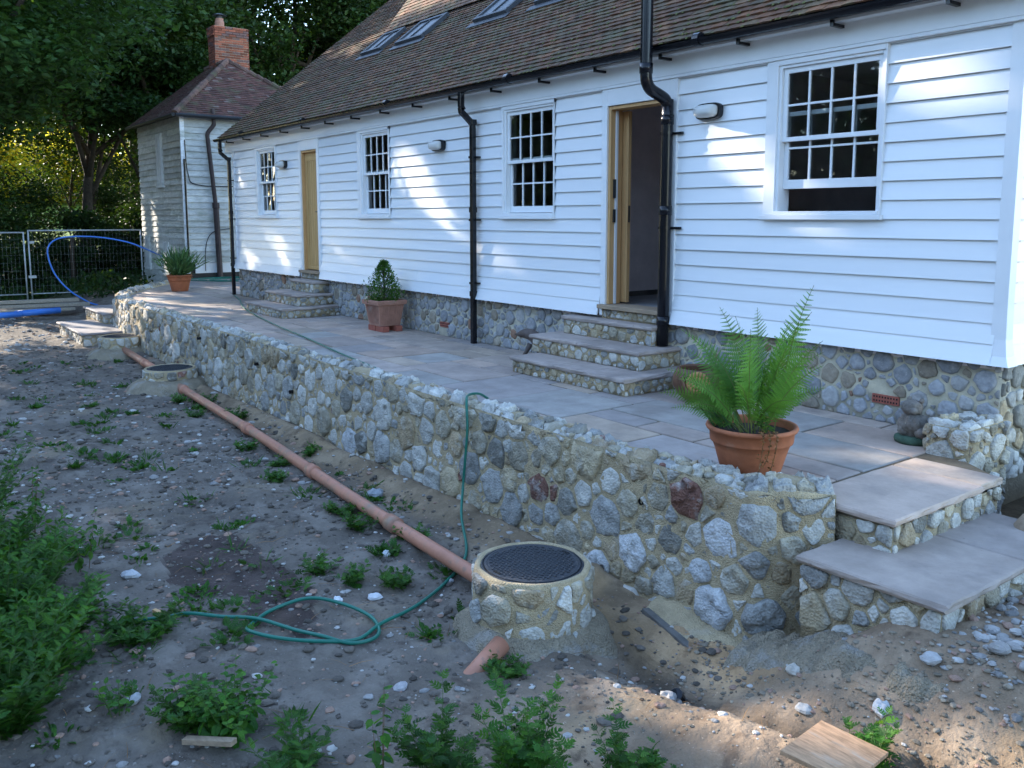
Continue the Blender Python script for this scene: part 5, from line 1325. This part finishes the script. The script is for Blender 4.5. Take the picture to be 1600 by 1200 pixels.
# ---------------------------------------------------------------- stones and gravel on the soil
def rock(mb, c, r, rr, col_, sq=.6):
    k = 9; c = np.array(c, float); V = []; sd = rr.uniform(0, 50); an = rr.uniform(.6, 1.0); ro = rr.uniform(0, 6.28)
    for (sc, hh) in ((.8, -.4), (1.0, .0), (.92, .45), (.55, .8)):
        for a in range(k):
            q = 2 * math.pi * a / k; e = 1 + .38 * nz(math.cos(q) * 1.3 + sd, math.sin(q) * 1.3, hh)
            px, py = math.cos(q) * r * sc * e, math.sin(q) * r * sc * e * an
            V.append(c + np.array([px * math.cos(ro) - py * math.sin(ro), px * math.sin(ro) + py * math.cos(ro), hh * r * sq * e]))
    V.append(c + (0, 0, r * sq * .85)); V = V
    F = [(i * k + a, i * k + (a + 1) % k, (i + 1) * k + (a + 1) % k, (i + 1) * k + a) for i in range(3) for a in range(k)] + [(3 * k + a, 3 * k + (a + 1) % k, 4 * k) for a in range(k)]
    mb.add(V, F, 0, col_)
def gravel():
    rr = np.random.default_rng(31)
    big = [(-4.95, -3.42 , .035, (.42, .43, .45), 'grey blue stone beside the hose near the manhole'), (-6.9, -2.95, .085, (.26, .28, .30), 'flat grey stone between the pipe and the wall'),
           (-2.55, -2.85, .055, (.46, .42, .36), 'pale stone on the mound edge below the wall corner'), (-2.35, -3.05, .045, (.45, .42, .38), 'small pale stone in the furrow below the garden steps'),
           (-2.98, -3.32, .062, (.28, .27, .26), 'smooth grey stone in the furrow behind the centre weed'), (-2.02, -2.93, .060, (.44, .44, .44), 'white grey stone on the soil right of the ragged weed'),
           (-1.93, -2.68, .050, (.38, .37, .36), 'angular grey stone below the lower garden step'), (-1.55, -2.42, .062, (.36, .31, .28), 'large brownish stone on the rubble at the right edge'),
           (-1.46, -2.55, .070, (.45, .44, .44), 'large pale stone at the right edge of the rubble'), (-1.70, -2.50, .045, (.36, .34, .30), 'medium stone among the rubble at the right'),
           (-3.92, -4.40, .045, (.38, .36, .36), 'pinkish grey stone in front of the hose loop'), (-6.35, -5.18, .07, (.44, .44, .45), 'flat pale brick shaped stone by the large left hand weeds'),
           (-5.05, -3.95, .05, (.55, .55, .56), 'white lump left of the near manhole'), (-4.6, -5.6, .05, (.36, .36, .36), 'grey stone between the weeds at the bottom left')]
    for (x, y, r, c, lab) in big:
        m = MB(); rock(m, (x, y, gh(x, y) + r * .18), r, rr, c); tag(m.build('stone', M['pebble']), lab, 'stone', 'loose stones on the ground')
    m = MB(); rr2 = rr
    def scatter_(n, x0, x1, y0, y1, r0, r1, dens=None, base=(.34, .325, .31)):
        for _ in range(n):
            x, y = rr.uniform(x0, x1), rr.uniform(y0, y1)
            if y > -2.62 and x < -3: continue
            if y > -2.6 and x < -1.97: continue
            if dens and rr.random() > dens(x, y): continue
            r = r0 * (r1 / r0) ** (rr.random() ** 2.2); c = np.array(base) * rr.uniform(.45, 1.15) if rr.random() < (.85 if base[0] > .3 else .97) else np.array([.44, .42, .39])
            if rr.random() < .12: c = np.array([.30, .19, .14])
            rock(m, (x, y, gh(x, y) + r * .10), r, rr, c, .5)
    scatter_(2600, -11, -2.2, -6.3, -2.6, .006, .030, lambda x, y: .45 + .9 * nz(x, y, 1, .9))
    scatter_(1500, -19, -7, -6.5, -2.6, .009, .05, lambda x, y: .5 + .9 * nz(x, y, 1, .7))
    scatter_(1500, -3.3, -1.1, -3.05, -2.5, .005, .022, lambda x, y: .8, (.26, .215, .16))
    scatter_(500, -1.95, -1.1, -2.8, -1.2, .012, .042)
    scatter_(500, -24, -18, -6, -3, .02, .07)
    scatter_(700, -2.4, 1.5, -.95, .8, .01, .05)
    scatter_(1600, -3.4, -.9, -4.4, -2.9, .003, .013, None, (.27, .225, .165)); scatter_(4200, -9, -3, -6.2, -2.7, .004, .016, None, (.20, .175, .15)); scatter_(2600, -10, -2.8, -6.2, -2.7, .010, .040, None, (.13, .108, .088)); scatter_(1500, -18, -9, -6.2, -2.7, .014, .05, None, (.13, .108, .088))
    kind(m.build('gravel', M['pebble']), 'stuff', 'small stones and rubble scattered over the bare soil')
    # rubble at the right edge: countable lumps
    for i in range(14):
        x, y = rr.uniform(-1.75, -1.25), rr.uniform(-2.6, -2.0); r = rr.uniform(.03, .055); m = MB(); rock(m, (x, y, gh(x, y) + r * .4), r, rr, np.array([.34, .32, .30]) * rr.uniform(.7, 1.2)); tag(m.build('stone', M['pebble']), 'rounded stone in the heap of rubble below the right end of the steps', 'stone', 'rubble heap stones')
    # two scraps of white plastic
    for (x, y, lab) in ((-5.62, -3.55, 'crumpled white scrap near the bend of the orange pipe'), (-5.05, -4.22, 'small white scrap on the soil behind the hose loop')):
        m = MB(); blob(m, (x, y, gh(x, y) + .02), (.035, .028, .024), 14, .6, 12, seed=x); tag(m.build('plastic_scrap', M['whitebag']), lab, 'litter')
    m = MB(); x, y = -1.42, -2.26; z = gh(x, y); m.obox((x, y, z + .06), ((.75, .6, .1), (-.6, .75, .2), (.0, -.3, 1)), (.045, .006, .07)); tag(m.build('slate_offcut', M['lead'], bevel=.002), 'blue grey slate fragment standing in the rubble at the right edge', 'slate')
gravel()

# ---------------------------------------------------------------- weeds
def weeds():
    rr = np.random.default_rng(77)
    def W(label, x, y, h, nst, spread, tm, ls, nl, lm='weed', nm='weed', stemm=None, **k):
        z = gh(x, y) - .01; T = thing(nm, label, 'weed', (x, y, z)); plant(T, (x, y, z), h, nst, spread, tm, ls, nl, rr, lm, stemm=stemm, **k)
    # centre bottom
    W('tall ragged weed with feathery leaves at the bottom centre', -2.86, -4.36, .60, 13, .26, T_LOBED, .10, 32, droop=.2)
    W('feathery weed right of the tallest one at the bottom centre', -2.55, -4.03, .33, 9, .16, T_LOBED, .09, 18)
    W('feathery weed left of the tallest one at the bottom centre', -3.15, -4.62, .38, 13, .28, T_LOBED, .10, 16)
    W('thin nettle with a bare stalk at the bottom left of centre', -3.22, -4.90, .52, 4, .07, T_OVATE, .075, 12, start=.05, droop=.7, upleaf=.0, stemm=M['dryst'])
    W('low bright weed at the bottom edge left of the thin nettle', -3.60, -5.15, .24, 14, .26, T_FEATHER, .10, 14)
    # ragged weed by plywood
    W('ragged leafy weed growing behind the plywood offcut', -1.93, -3.22, .34, 9, .15, T_LOBED, .085, 20)
    W('small leafy weed left of the plywood offcut', -2.30, -3.98, .12, 8, .12, T_LOBED, .075, 14)
    # left bottom clumps
    W('rounded leafy nettle clump at the bottom between the hose and the plank', -4.05, -5.28, .36, 34, .26, T_OVATE, .065, 16, droop=.6, upleaf=.1)
    W('feathery clump beside the rounded nettle clump', -4.30, -5.40, .24, 22, .24, T_LOBED, .09, 14)
    W('low spreading feathery clump over the end of the hose', -5.30, -5.38, .15, 30, .30, T_FEATHER, .10, 14)
    W('small weed with a bare stalk left of the nettle clump', -4.55, -5.68, .24, 4, .12, T_OVATE, .06, 10)
    big = [(-5.15, -6.02, .42, .36), (-6.0, -6.02, .52, .42), (-6.9, -6.08, .62, .45), (-5.6, -5.80, .30, .30), (-6.5, -5.78, .40, .34), (-7.9, -6.05, .70, .5), (-4.75, -6.18, .36, .3)]
    labs = ['dense feathery weed in the bottom left corner', 'tall feathery weed in the second rank at the left edge', 'tall bushy weed in the middle of the left edge', 'lower feathery weed at the right foot of the left hand thicket', 'mid sized feathery weed at the front of the left hand thicket', 'tallest bushy weed at the far end of the left hand thicket', 'dark feathery weed nearest the camera at the bottom left']
    for (x, y, h, s), lab in zip(big, labs): W(lab, x, y, h * 1.2, 52, s, T_FEATHER, .095, 34, droop=.1, stem_r=.004, lean=.7)
    for (x, y, h, lab) in ((-7.6, -5.62, .75, 'tall bare stalked nettle rising at the left edge'), (-7.0, -5.55, .62, 'thin seeding stalk standing in front of the soil at the left'), (-6.7, -5.42, .55, 'thin reddish seeding stalk right of the left hand thicket')):
        W(lab, x, y, h, 3, .16, T_OVATE, .08, 14, start=.25, droop=.8, upleaf=-.1, lm='weed', stemm=M['dryst'])
    # by the pipe
    pp = [(-5.35, -3.95, .12, 'spiky weed tuft in front of the pipe nearest the manhole'), (-5.62, -4.08, .13, 'feathery tuft left of the white scrap'), (-5.15, -3.72, .12, 'feathery tuft between white scrap and manhole'), (-6.25, -3.42, .13, 'weed tuft against the pipe two metres from the manhole'),
          (-6.7, -3.38, .11, 'weed tuft at the bend of the orange pipe'), (-5.75, -3.25, .12, 'weed growing over the pipe near its wide end'), (-7.9, -3.50, .10, 'bright tuft left of the pipe in its middle'), (-8.4, -3.25, .09, 'yellow green tuft close to the middle of the pipe'), (-9.2, -3.3, .09, 'low tuft beside the far half of the pipe'),
          (-8.6, -2.85, .12, 'dark tuft between the pipe and the wall'), (-10.6, -2.86, .15, 'tuft behind the pipe below the wall'), (-11.9, -2.82, .17, 'leafy tuft right of the middle manhole'), (-12.1, -3.15, .14, 'low tuft in front of the middle manhole'), (-11.2, -3.2, .12, 'small tuft on the soil beyond the bend of the pipe'), (-3.72, -3.85, .07, 'small leafy weed on the buried pipe stub')]
    for (x, y, h, lab) in pp: W(lab, x, y, h, 13, .16, T_LOBED, .075, 10, droop=.3, stem_r=.002)
    # ground cover tufts
    m = MB(); P = []; D = []; S_ = []
    for _ in range(210):
        x, y = rr.uniform(-17, -2.3), rr.uniform(-6.0, -2.8)
        if nz(x, y, 5, .8) < -.02 and rr.random() < .75: continue
        if -5.2 < x < -4.4 and -4.9 < y < -4.1: continue
        if x > -3.6 and y > -4.3: continue
        s = rr.uniform(.05, .17); n = int(rr.uniform(12, 46))
        for _ in range(n):
            a = rr.uniform(0, 6.28); r = s * rr.random(); px, py = x + r * math.cos(a), y + r * math.sin(a); e = rr.uniform(.1, 1.1)
            P.append((px, py, gh(px, py) + .005)); D.append((math.cos(a) * math.cos(e), math.sin(a) * math.cos(e), math.sin(e))); S_.append(rr.uniform(.035, .085))
    X, Y, Z = frames(np.array(D), rr, roll=.4); P = np.array(P); S_ = np.array(S_); sel = np.array([nz(p[0], p[1], 2, 2.5) for p in P]); lc = lcol(rr, len(P), .6, 1.3, .25)
    for tm_, k_, f_ in ((T_LOBED, sel < .0, 1.), (T_BLADE, (sel >= .0) & (sel < .16), 1.5), (T_OVATE, sel >= .16, .65)): m.scatter(*tm_, P[k_], X[k_], Y[k_], Z[k_], S_[k_] * f_, 0, lc[k_])
    kind(m.build('ground_weeds', LEAF['weed']), 'stuff', 'small green weeds sprouting over the soil')
    m = MB(); P = []; D = []; S_ = []
    for _ in range(420):
        x, y = rr.uniform(-9, -2.2), rr.uniform(-6.0, -2.9); a = rr.uniform(0, 6.28); P.append((x, y, gh(x, y) + .006)); e = rr.uniform(-.02, .25); D.append((math.cos(a), math.sin(a), e)); S_.append(rr.uniform(.04, .16))
    X, Y, Z = frames(np.array(D), rr, roll=.3); m.scatter([(0, -.012, 0), (.5, -.012, .06), (1, -.006, 0), (1, .006, 0), (.5, .012, .06), (0, .012, 0)], [(0, 1, 4, 5), (1, 2, 3, 4)], P, X, Y, Z, S_, 0, lcol(rr, len(P), .6, 1.8, .1))
    kind(m.build('dry_stalks', LEAF['dry']), 'stuff', 'dead stalks and twigs strewn over the soil')
    # undergrowth under the far trees
    m = MB(); n = 9000; x = rr.uniform(-34, -25.2, n); y = rr.uniform(-7, 1.2, n); keep = (x < -28.9) | (y < -0.2) & (x < -27.9) | ((y > -1.6) & (y < .6) & (x > -28)); x, y = x[keep], y[keep]; n = len(x)
    z = gz(x, y) + rr.uniform(0, .35, n) * (1 + .6 * np.sin(x * 1.3 + y)); D = np.stack([rr.normal(0, .6, n), rr.normal(0, .6, n), rr.uniform(.1, 1, n)], 1); X, Y, Z = frames(D, rr)
    m.scatter(*T_LEAF, np.stack([x, y, z], 1), X, Y, Z, rr.uniform(.08, .2, n), 0, lcol(rr, n, .6, 1.6, .3)); kind(m.build('undergrowth', LEAF['dark']), 'stuff', 'leafy undergrowth below the trees behind the fence')
weeds()

# ---------------------------------------------------------------- trees
# gaps in the canopies that let sun flecks through to (x, y, z) with radius r
GAPS = [(-5.18, 0, 2.22, .30), (-5.03, 0, 1.92, .24), (-5.3, 0, 1.72, .22), (-5.40, 0, 2.45, .22), (-5.85, -.05, 1.35, .17), (-5.75, -.05, .95, .25), (-5.55, -.05, .70, .22), (-4.58, 0, 1.62, .22), (-3.6, 0, 2.72, .40), (-3.2, 0, 2.62, .25),
        (-11.2, 0, 2.5, .40), (-10.8, 0, 2.05, .38), (-11.9, 0, 2.5, .22), (-10.4, 0, 1.65, .20), (-9.2, 0, 1.15, .20), (-9.3, 0, .85, .18), (-8.1, 0, 1.3, .26), (-8.7, 0, 1.05, .22), (-7.4, 0, 2.5, .15), (-13.2, 0, 1.0, .2), (-16.2, 0, 1.1, .25), (-17.5, 0, .8, .2),
        (-2.95, -.75, 0, .40), (-2.75, -1.0, 0, .36), (-3.3, -.3, .05, .22), (-5.2, -1.1, 0, .24), (-5.0, -.85, 0, .24), (-11.0, -.25, .15, .22),
        (-2.25, -3.35, -.62, .75), (-1.85, -3.35, -.55, .65), (-2.65, -3.35, -.68, .40), (-1.75, -3.0, -.5, .24), (-1.5, -3.2, -.5, .3), (-4.02, -2.6, -.1, .10),
        (-12.6, 1.6, 4.7, .40), (-10.8, 1.1, 4.3, .28), (-12.4, .8, 4.05, .35), (-13.3, .9, 4.1, .25), (-16.4, 1.95, 5.0, .55), (-17.0, 1.2, 4.3, .3), (-8.9, 1.1, 4.3, .30), (-11.6, .2, 3.55, .25), (-13.5, .5, 3.85, .25), (-14.8, 1.2, 4.4, .3), (-9.8, 1.4, 4.6, .25), (-14.5, 2.6, 5.7, .9), (-12.6, 2.7, 5.8, .8), (-11.0, 2.6, 5.7, .6), (-18.4, .5, 3.8, .2),
        (-7.6, -4.4, -.8, .15), (-28.0, .75, 2.3, .14), (-27.7, .75, 1.9, .12), (-27.4, .75, 2.8, .12), (-27.2, .75, 1.6, .10), (-26.9, .75, 1.1, .14), (-26.4, .75, 3.0, .09), (-28.1, .75, 2.9, .12)]
def carve(P):
    keep = np.ones(len(P), bool)
    for (x, y, z, r) in GAPS:
        d = P - np.array([x, y, z]); t = d @ SUN; q = d - t[:, None] * SUN; dist = np.linalg.norm(q, axis=1)
        rad = r * (.68 + .35 * np.sin(5 * np.arctan2(q[:, 2], q[:, 0]) + x * 3)) + .10
        keep &= ~((t > 0) & (dist < rad))
    return keep
def tree(name, label, base, trunk_r, crown_c, crown_r, nblob, nleaf, leaf, lm, rr, lean=None, blob_r=(.20, .34), group=None, cat='tree', yel=.2, limbs=14, flat=.6, hollow=.35, cut=True):
    T = thing(name, label, cat, base, group); base = np.array(base, float); cc = np.array(crown_c, float); cr = np.array(crown_r, float)
    # blobs
    B = []
    while len(B) < nblob:
        d = rr.normal(0, 1, 3); d /= np.linalg.norm(d); k = rr.uniform(hollow, 1) ** .6; B.append((cc + d * cr * k * .86, rr.uniform(*blob_r) * min(cr) ))
    tr = MB(); top = cc + (0, 0, -cr[2] * .1); mid = base + (top - base) * .45 + np.array([rr.uniform(-.3, .3), rr.uniform(-.3, .3), 0])
    path = smooth_path([base + (0, 0, -.3), base + (0, 0, .3), mid, top], 5); K = len(path)
    tr.tube(path, [trunk_r * (1.35 if i == 0 else 1.15 if i < 3 else 1) * (1 - .7 * i / K) for i in range(K)], 10)
    for i in range(min(limbs, nblob)):
        b_ = B[i][0]; j = rr.integers(int(K * .35), K - 1); p0 = path[j]; m_ = (p0 + b_) / 2 + rr.normal(0, .25, 3) + (0, 0, .3); tr.tube(smooth_path([p0, m_, b_], 5), [trunk_r * .38 * (1 - .085 * q) for q in range(11)], 6)
    tr.build('trunk', M['bark'], T, smooth=True)
    m = MB(); Ps = []; Cs = []
    for (c, r) in B:
        n = int(nleaf * (r / (np.mean(blob_r) * min(cr))) ** 2)
        d = rr.normal(0, 1, (n, 3)); d /= np.linalg.norm(d, axis=1)[:, None]
        q = c + d * (r * rr.uniform(.25, 1.08, n)[:, None]) * np.array([1.15, 1.15, .75]); Ps.append(q)
        Cs.append(lcol(rr, n, .65, 1.35, yel) * rr.uniform(.75, 1.25))
    P = np.vstack(Ps); C_ = np.vstack(Cs)
    if cut: k = carve(P); P, C_ = P[k], C_[k]
    D = rr.normal(0, 1, (len(P), 3)) * (1, 1, .45) + (0, 0, -.15); X, Y, Z = frames(D, rr, roll=flat)
    m.scatter(*T_LEAF, P, X, Y, Z, leaf * rr.uniform(.7, 1.25, len(P)), 0, C_)
    m.build('crown', LEAF[lm], T); return T
def trees():
    rr = np.random.default_rng(99)
    tree('broadleaf_tree', 'broad dark leafed tree hanging into the top left corner, nearest of the trees', (-21.5, -6.9, -.75), .24, (-22.3, -4.2, 7.0), (3.9, 4.2, 3.8), 95, 420, .17, 'mid', rr, limbs=9)
    tree('broadleaf_tree', 'tall tree with a dark trunk standing in the gap left of the old cottage', (-33.5, .1, .2), .26, (-34, 1.3, 8.6), (4.8, 4.8, 5.2), 100, 440, .21, 'dark', rr, yel=.35, limbs=9)
    tree('broadleaf_tree', 'large dark tree directly behind the brick chimney', (-37, 9.0, 0), .38, (-36.5, 8.6, 10.0), (5.0, 5.5, 6.4), 110, 420, .22, 'dark', rr, yel=.3)
    tree('broadleaf_tree', 'dark tree between the brick chimney and the long tiled roof', (-38, 17, 0), .38, (-37.5, 16.0, 9.0), (5.5, 5.5, 7.5), 115, 420, .23, 'dark', rr, yel=.3)
    tree('broadleaf_tree', 'dark tree filling the space above the old cottage roof', (-45, 4.5, .5), .38, (-44.5, 5.0, 10.5), (5.0, 6.0, 6.0), 80, 280, .27, 'dark', rr, yel=.4)
    tree('broadleaf_tree', 'rear dark tree seen over the far end of the long roof', (-44, 25, 0), .38, (-43, 24.0, 12), (7.0, 7.5, 9.0), 110, 400, .30, 'dark', rr, yel=.3)
    tree('broadleaf_tree', 'dark tree high above the left edge behind the nearest one', (-40, -4.0, .6), .3, (-40, -3.2, 12), (5.5, 5.0, 5.5), 70, 260, .26, 'dark', rr, yel=.4)
    # trees left of the view: they shade the garden
    for i, (c, cr) in enumerate((((-29.5, -9.3, 9.6), (3.6, 4.3, 7.4)), ((-30.5, -14.5, 11.0), (3.6, 4.6, 7.2)), ((-27.5, -17.5, 8.0), (3.0, 3.2, 6.2)), ((-35, -7.5, 14.5), (3.5, 4.5, 6.0)))):
        tree('broadleaf_tree', ('tall shady tree just outside the left edge of the bare soil', 'second tall tree beyond the left edge', 'third tree further round to the left', 'very tall tree behind the others at the left')[i], (c[0], c[1], -.5), .35, c, cr, 90, 260, .42, 'mid', rr, limbs=5, hollow=.0, blob_r=(.25, .40))
    tree('broadleaf_tree', 'dark low crowned tree at the very left edge behind the fence', (-33.5, -5.2, 0), .25, (-33.5, -4.3, 6.0), (2.8, 3.2, 4.4), 80, 400, .20, 'dark', rr, limbs=6)
    tree('broadleaf_tree', 'dark leafy tree overhanging the roof edge of the old cottage', (-31.5, 2.5, .1), .2, (-31.5, 1.6, 7.2), (2.6, 2.6, 3.4), 60, 380, .18, 'dark', rr, limbs=6)
    # understorey behind the fence
    sh = [((-31.0, -2.9), (1.7, 1.6, 1.5)), ((-31.4, -.4), (1.6, 1.6, 1.2)), ((-30.4, 1.3), (1.3, 1.3, 1.4)), ((-34.5, -2.0), (2.0, 2.0, 1.7)), ((-35, 2.2), (2.0, 2.4, 1.8))]
    sl = ['dark bush behind the fence at the left edge', 'dark bush behind the fence below the blue pipe arch', 'dark bush against the old cottage behind the fence', 'bush in the second row behind the left fence panel', 'bush in the second row beside the old cottage']
    for ((x, y), r), lab in zip(sh, sl): tree('bush', lab, (x, y, float(gz(x, y))), .06, (x, y, float(gz(x, y)) + r[2] * .85), r, 34, 260, .13, 'dark', rr, cat='bush', yel=.3, limbs=8, blob_r=(.3, .45))
    m = MB(); x, y = -29.6, -1.1; z = float(gz(x, y)); m.tube([(x, y, z - .2), (x + .04, y, z + .9), (x, y + .03, z + 1.5)], [.07, .065, .06], 8)
    tag(m.build('wooden_post', M['bark'], smooth=True), 'short grey wooden post standing inside the blue pipe arch', 'post')
    tree('broadleaf_tree', 'loose leafed young tree in front of the yellow hedge, its leaves letting light through', (-38.5, 1.0, .4), .12, (-38.5, .8, 3.9), (2.0, 5.6, 2.4), 42, 170, .17, 'dark', rr, limbs=8, cut=False, yel=.5, blob_r=(.35, .55), hollow=.1)
    # sunlit hedge in the distance and the wood beyond
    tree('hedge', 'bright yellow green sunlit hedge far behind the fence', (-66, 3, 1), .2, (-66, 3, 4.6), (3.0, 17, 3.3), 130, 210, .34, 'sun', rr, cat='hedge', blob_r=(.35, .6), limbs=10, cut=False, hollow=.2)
    m = MB(); n = 60000; a = rr.uniform(R_(-4), R_(72), n); rad = rr.uniform(82, 96, n); z = rr.uniform(0, 1, n) ** .8 * (20 + 4 * np.sin(a * 9) + 2 * np.sin(a * 31)) * (.45 + .55 * sstep(R_(8), R_(16), a)) + 2
    P = np.stack([-rad * np.cos(a), -6 + rad * np.sin(a), z], 1); D = rr.normal(0, 1, (n, 3)); X, Y, Z = frames(D, rr); m.scatter(*T_LEAF, P, X, Y, Z, rr.uniform(.5, 1.1, n), 0, lcol(rr, n, .5, 1.5, .4))
    n = 80000; a = rr.uniform(R_(22), R_(165), n); rad = rr.uniform(38, 46, n); z = rr.uniform(0, 1, n) ** .9 * (12 + 2.5 * np.sin(a * 9) + 1.5 * np.sin(a * 31)) - .5
    P = np.stack([-8 - rad * np.cos(a), -rad * np.sin(a), z], 1); D = rr.normal(0, 1, (n, 3)); X, Y, Z = frames(D, rr); m.scatter(*T_LEAF, P, X, Y, Z, rr.uniform(.5, .95, n), 0, lcol(rr, n, .5, 1.5, .4))
    kind(m.build('far_wood', LEAF['mid']), 'stuff', 'distant wood closing the view behind the trees')
trees()
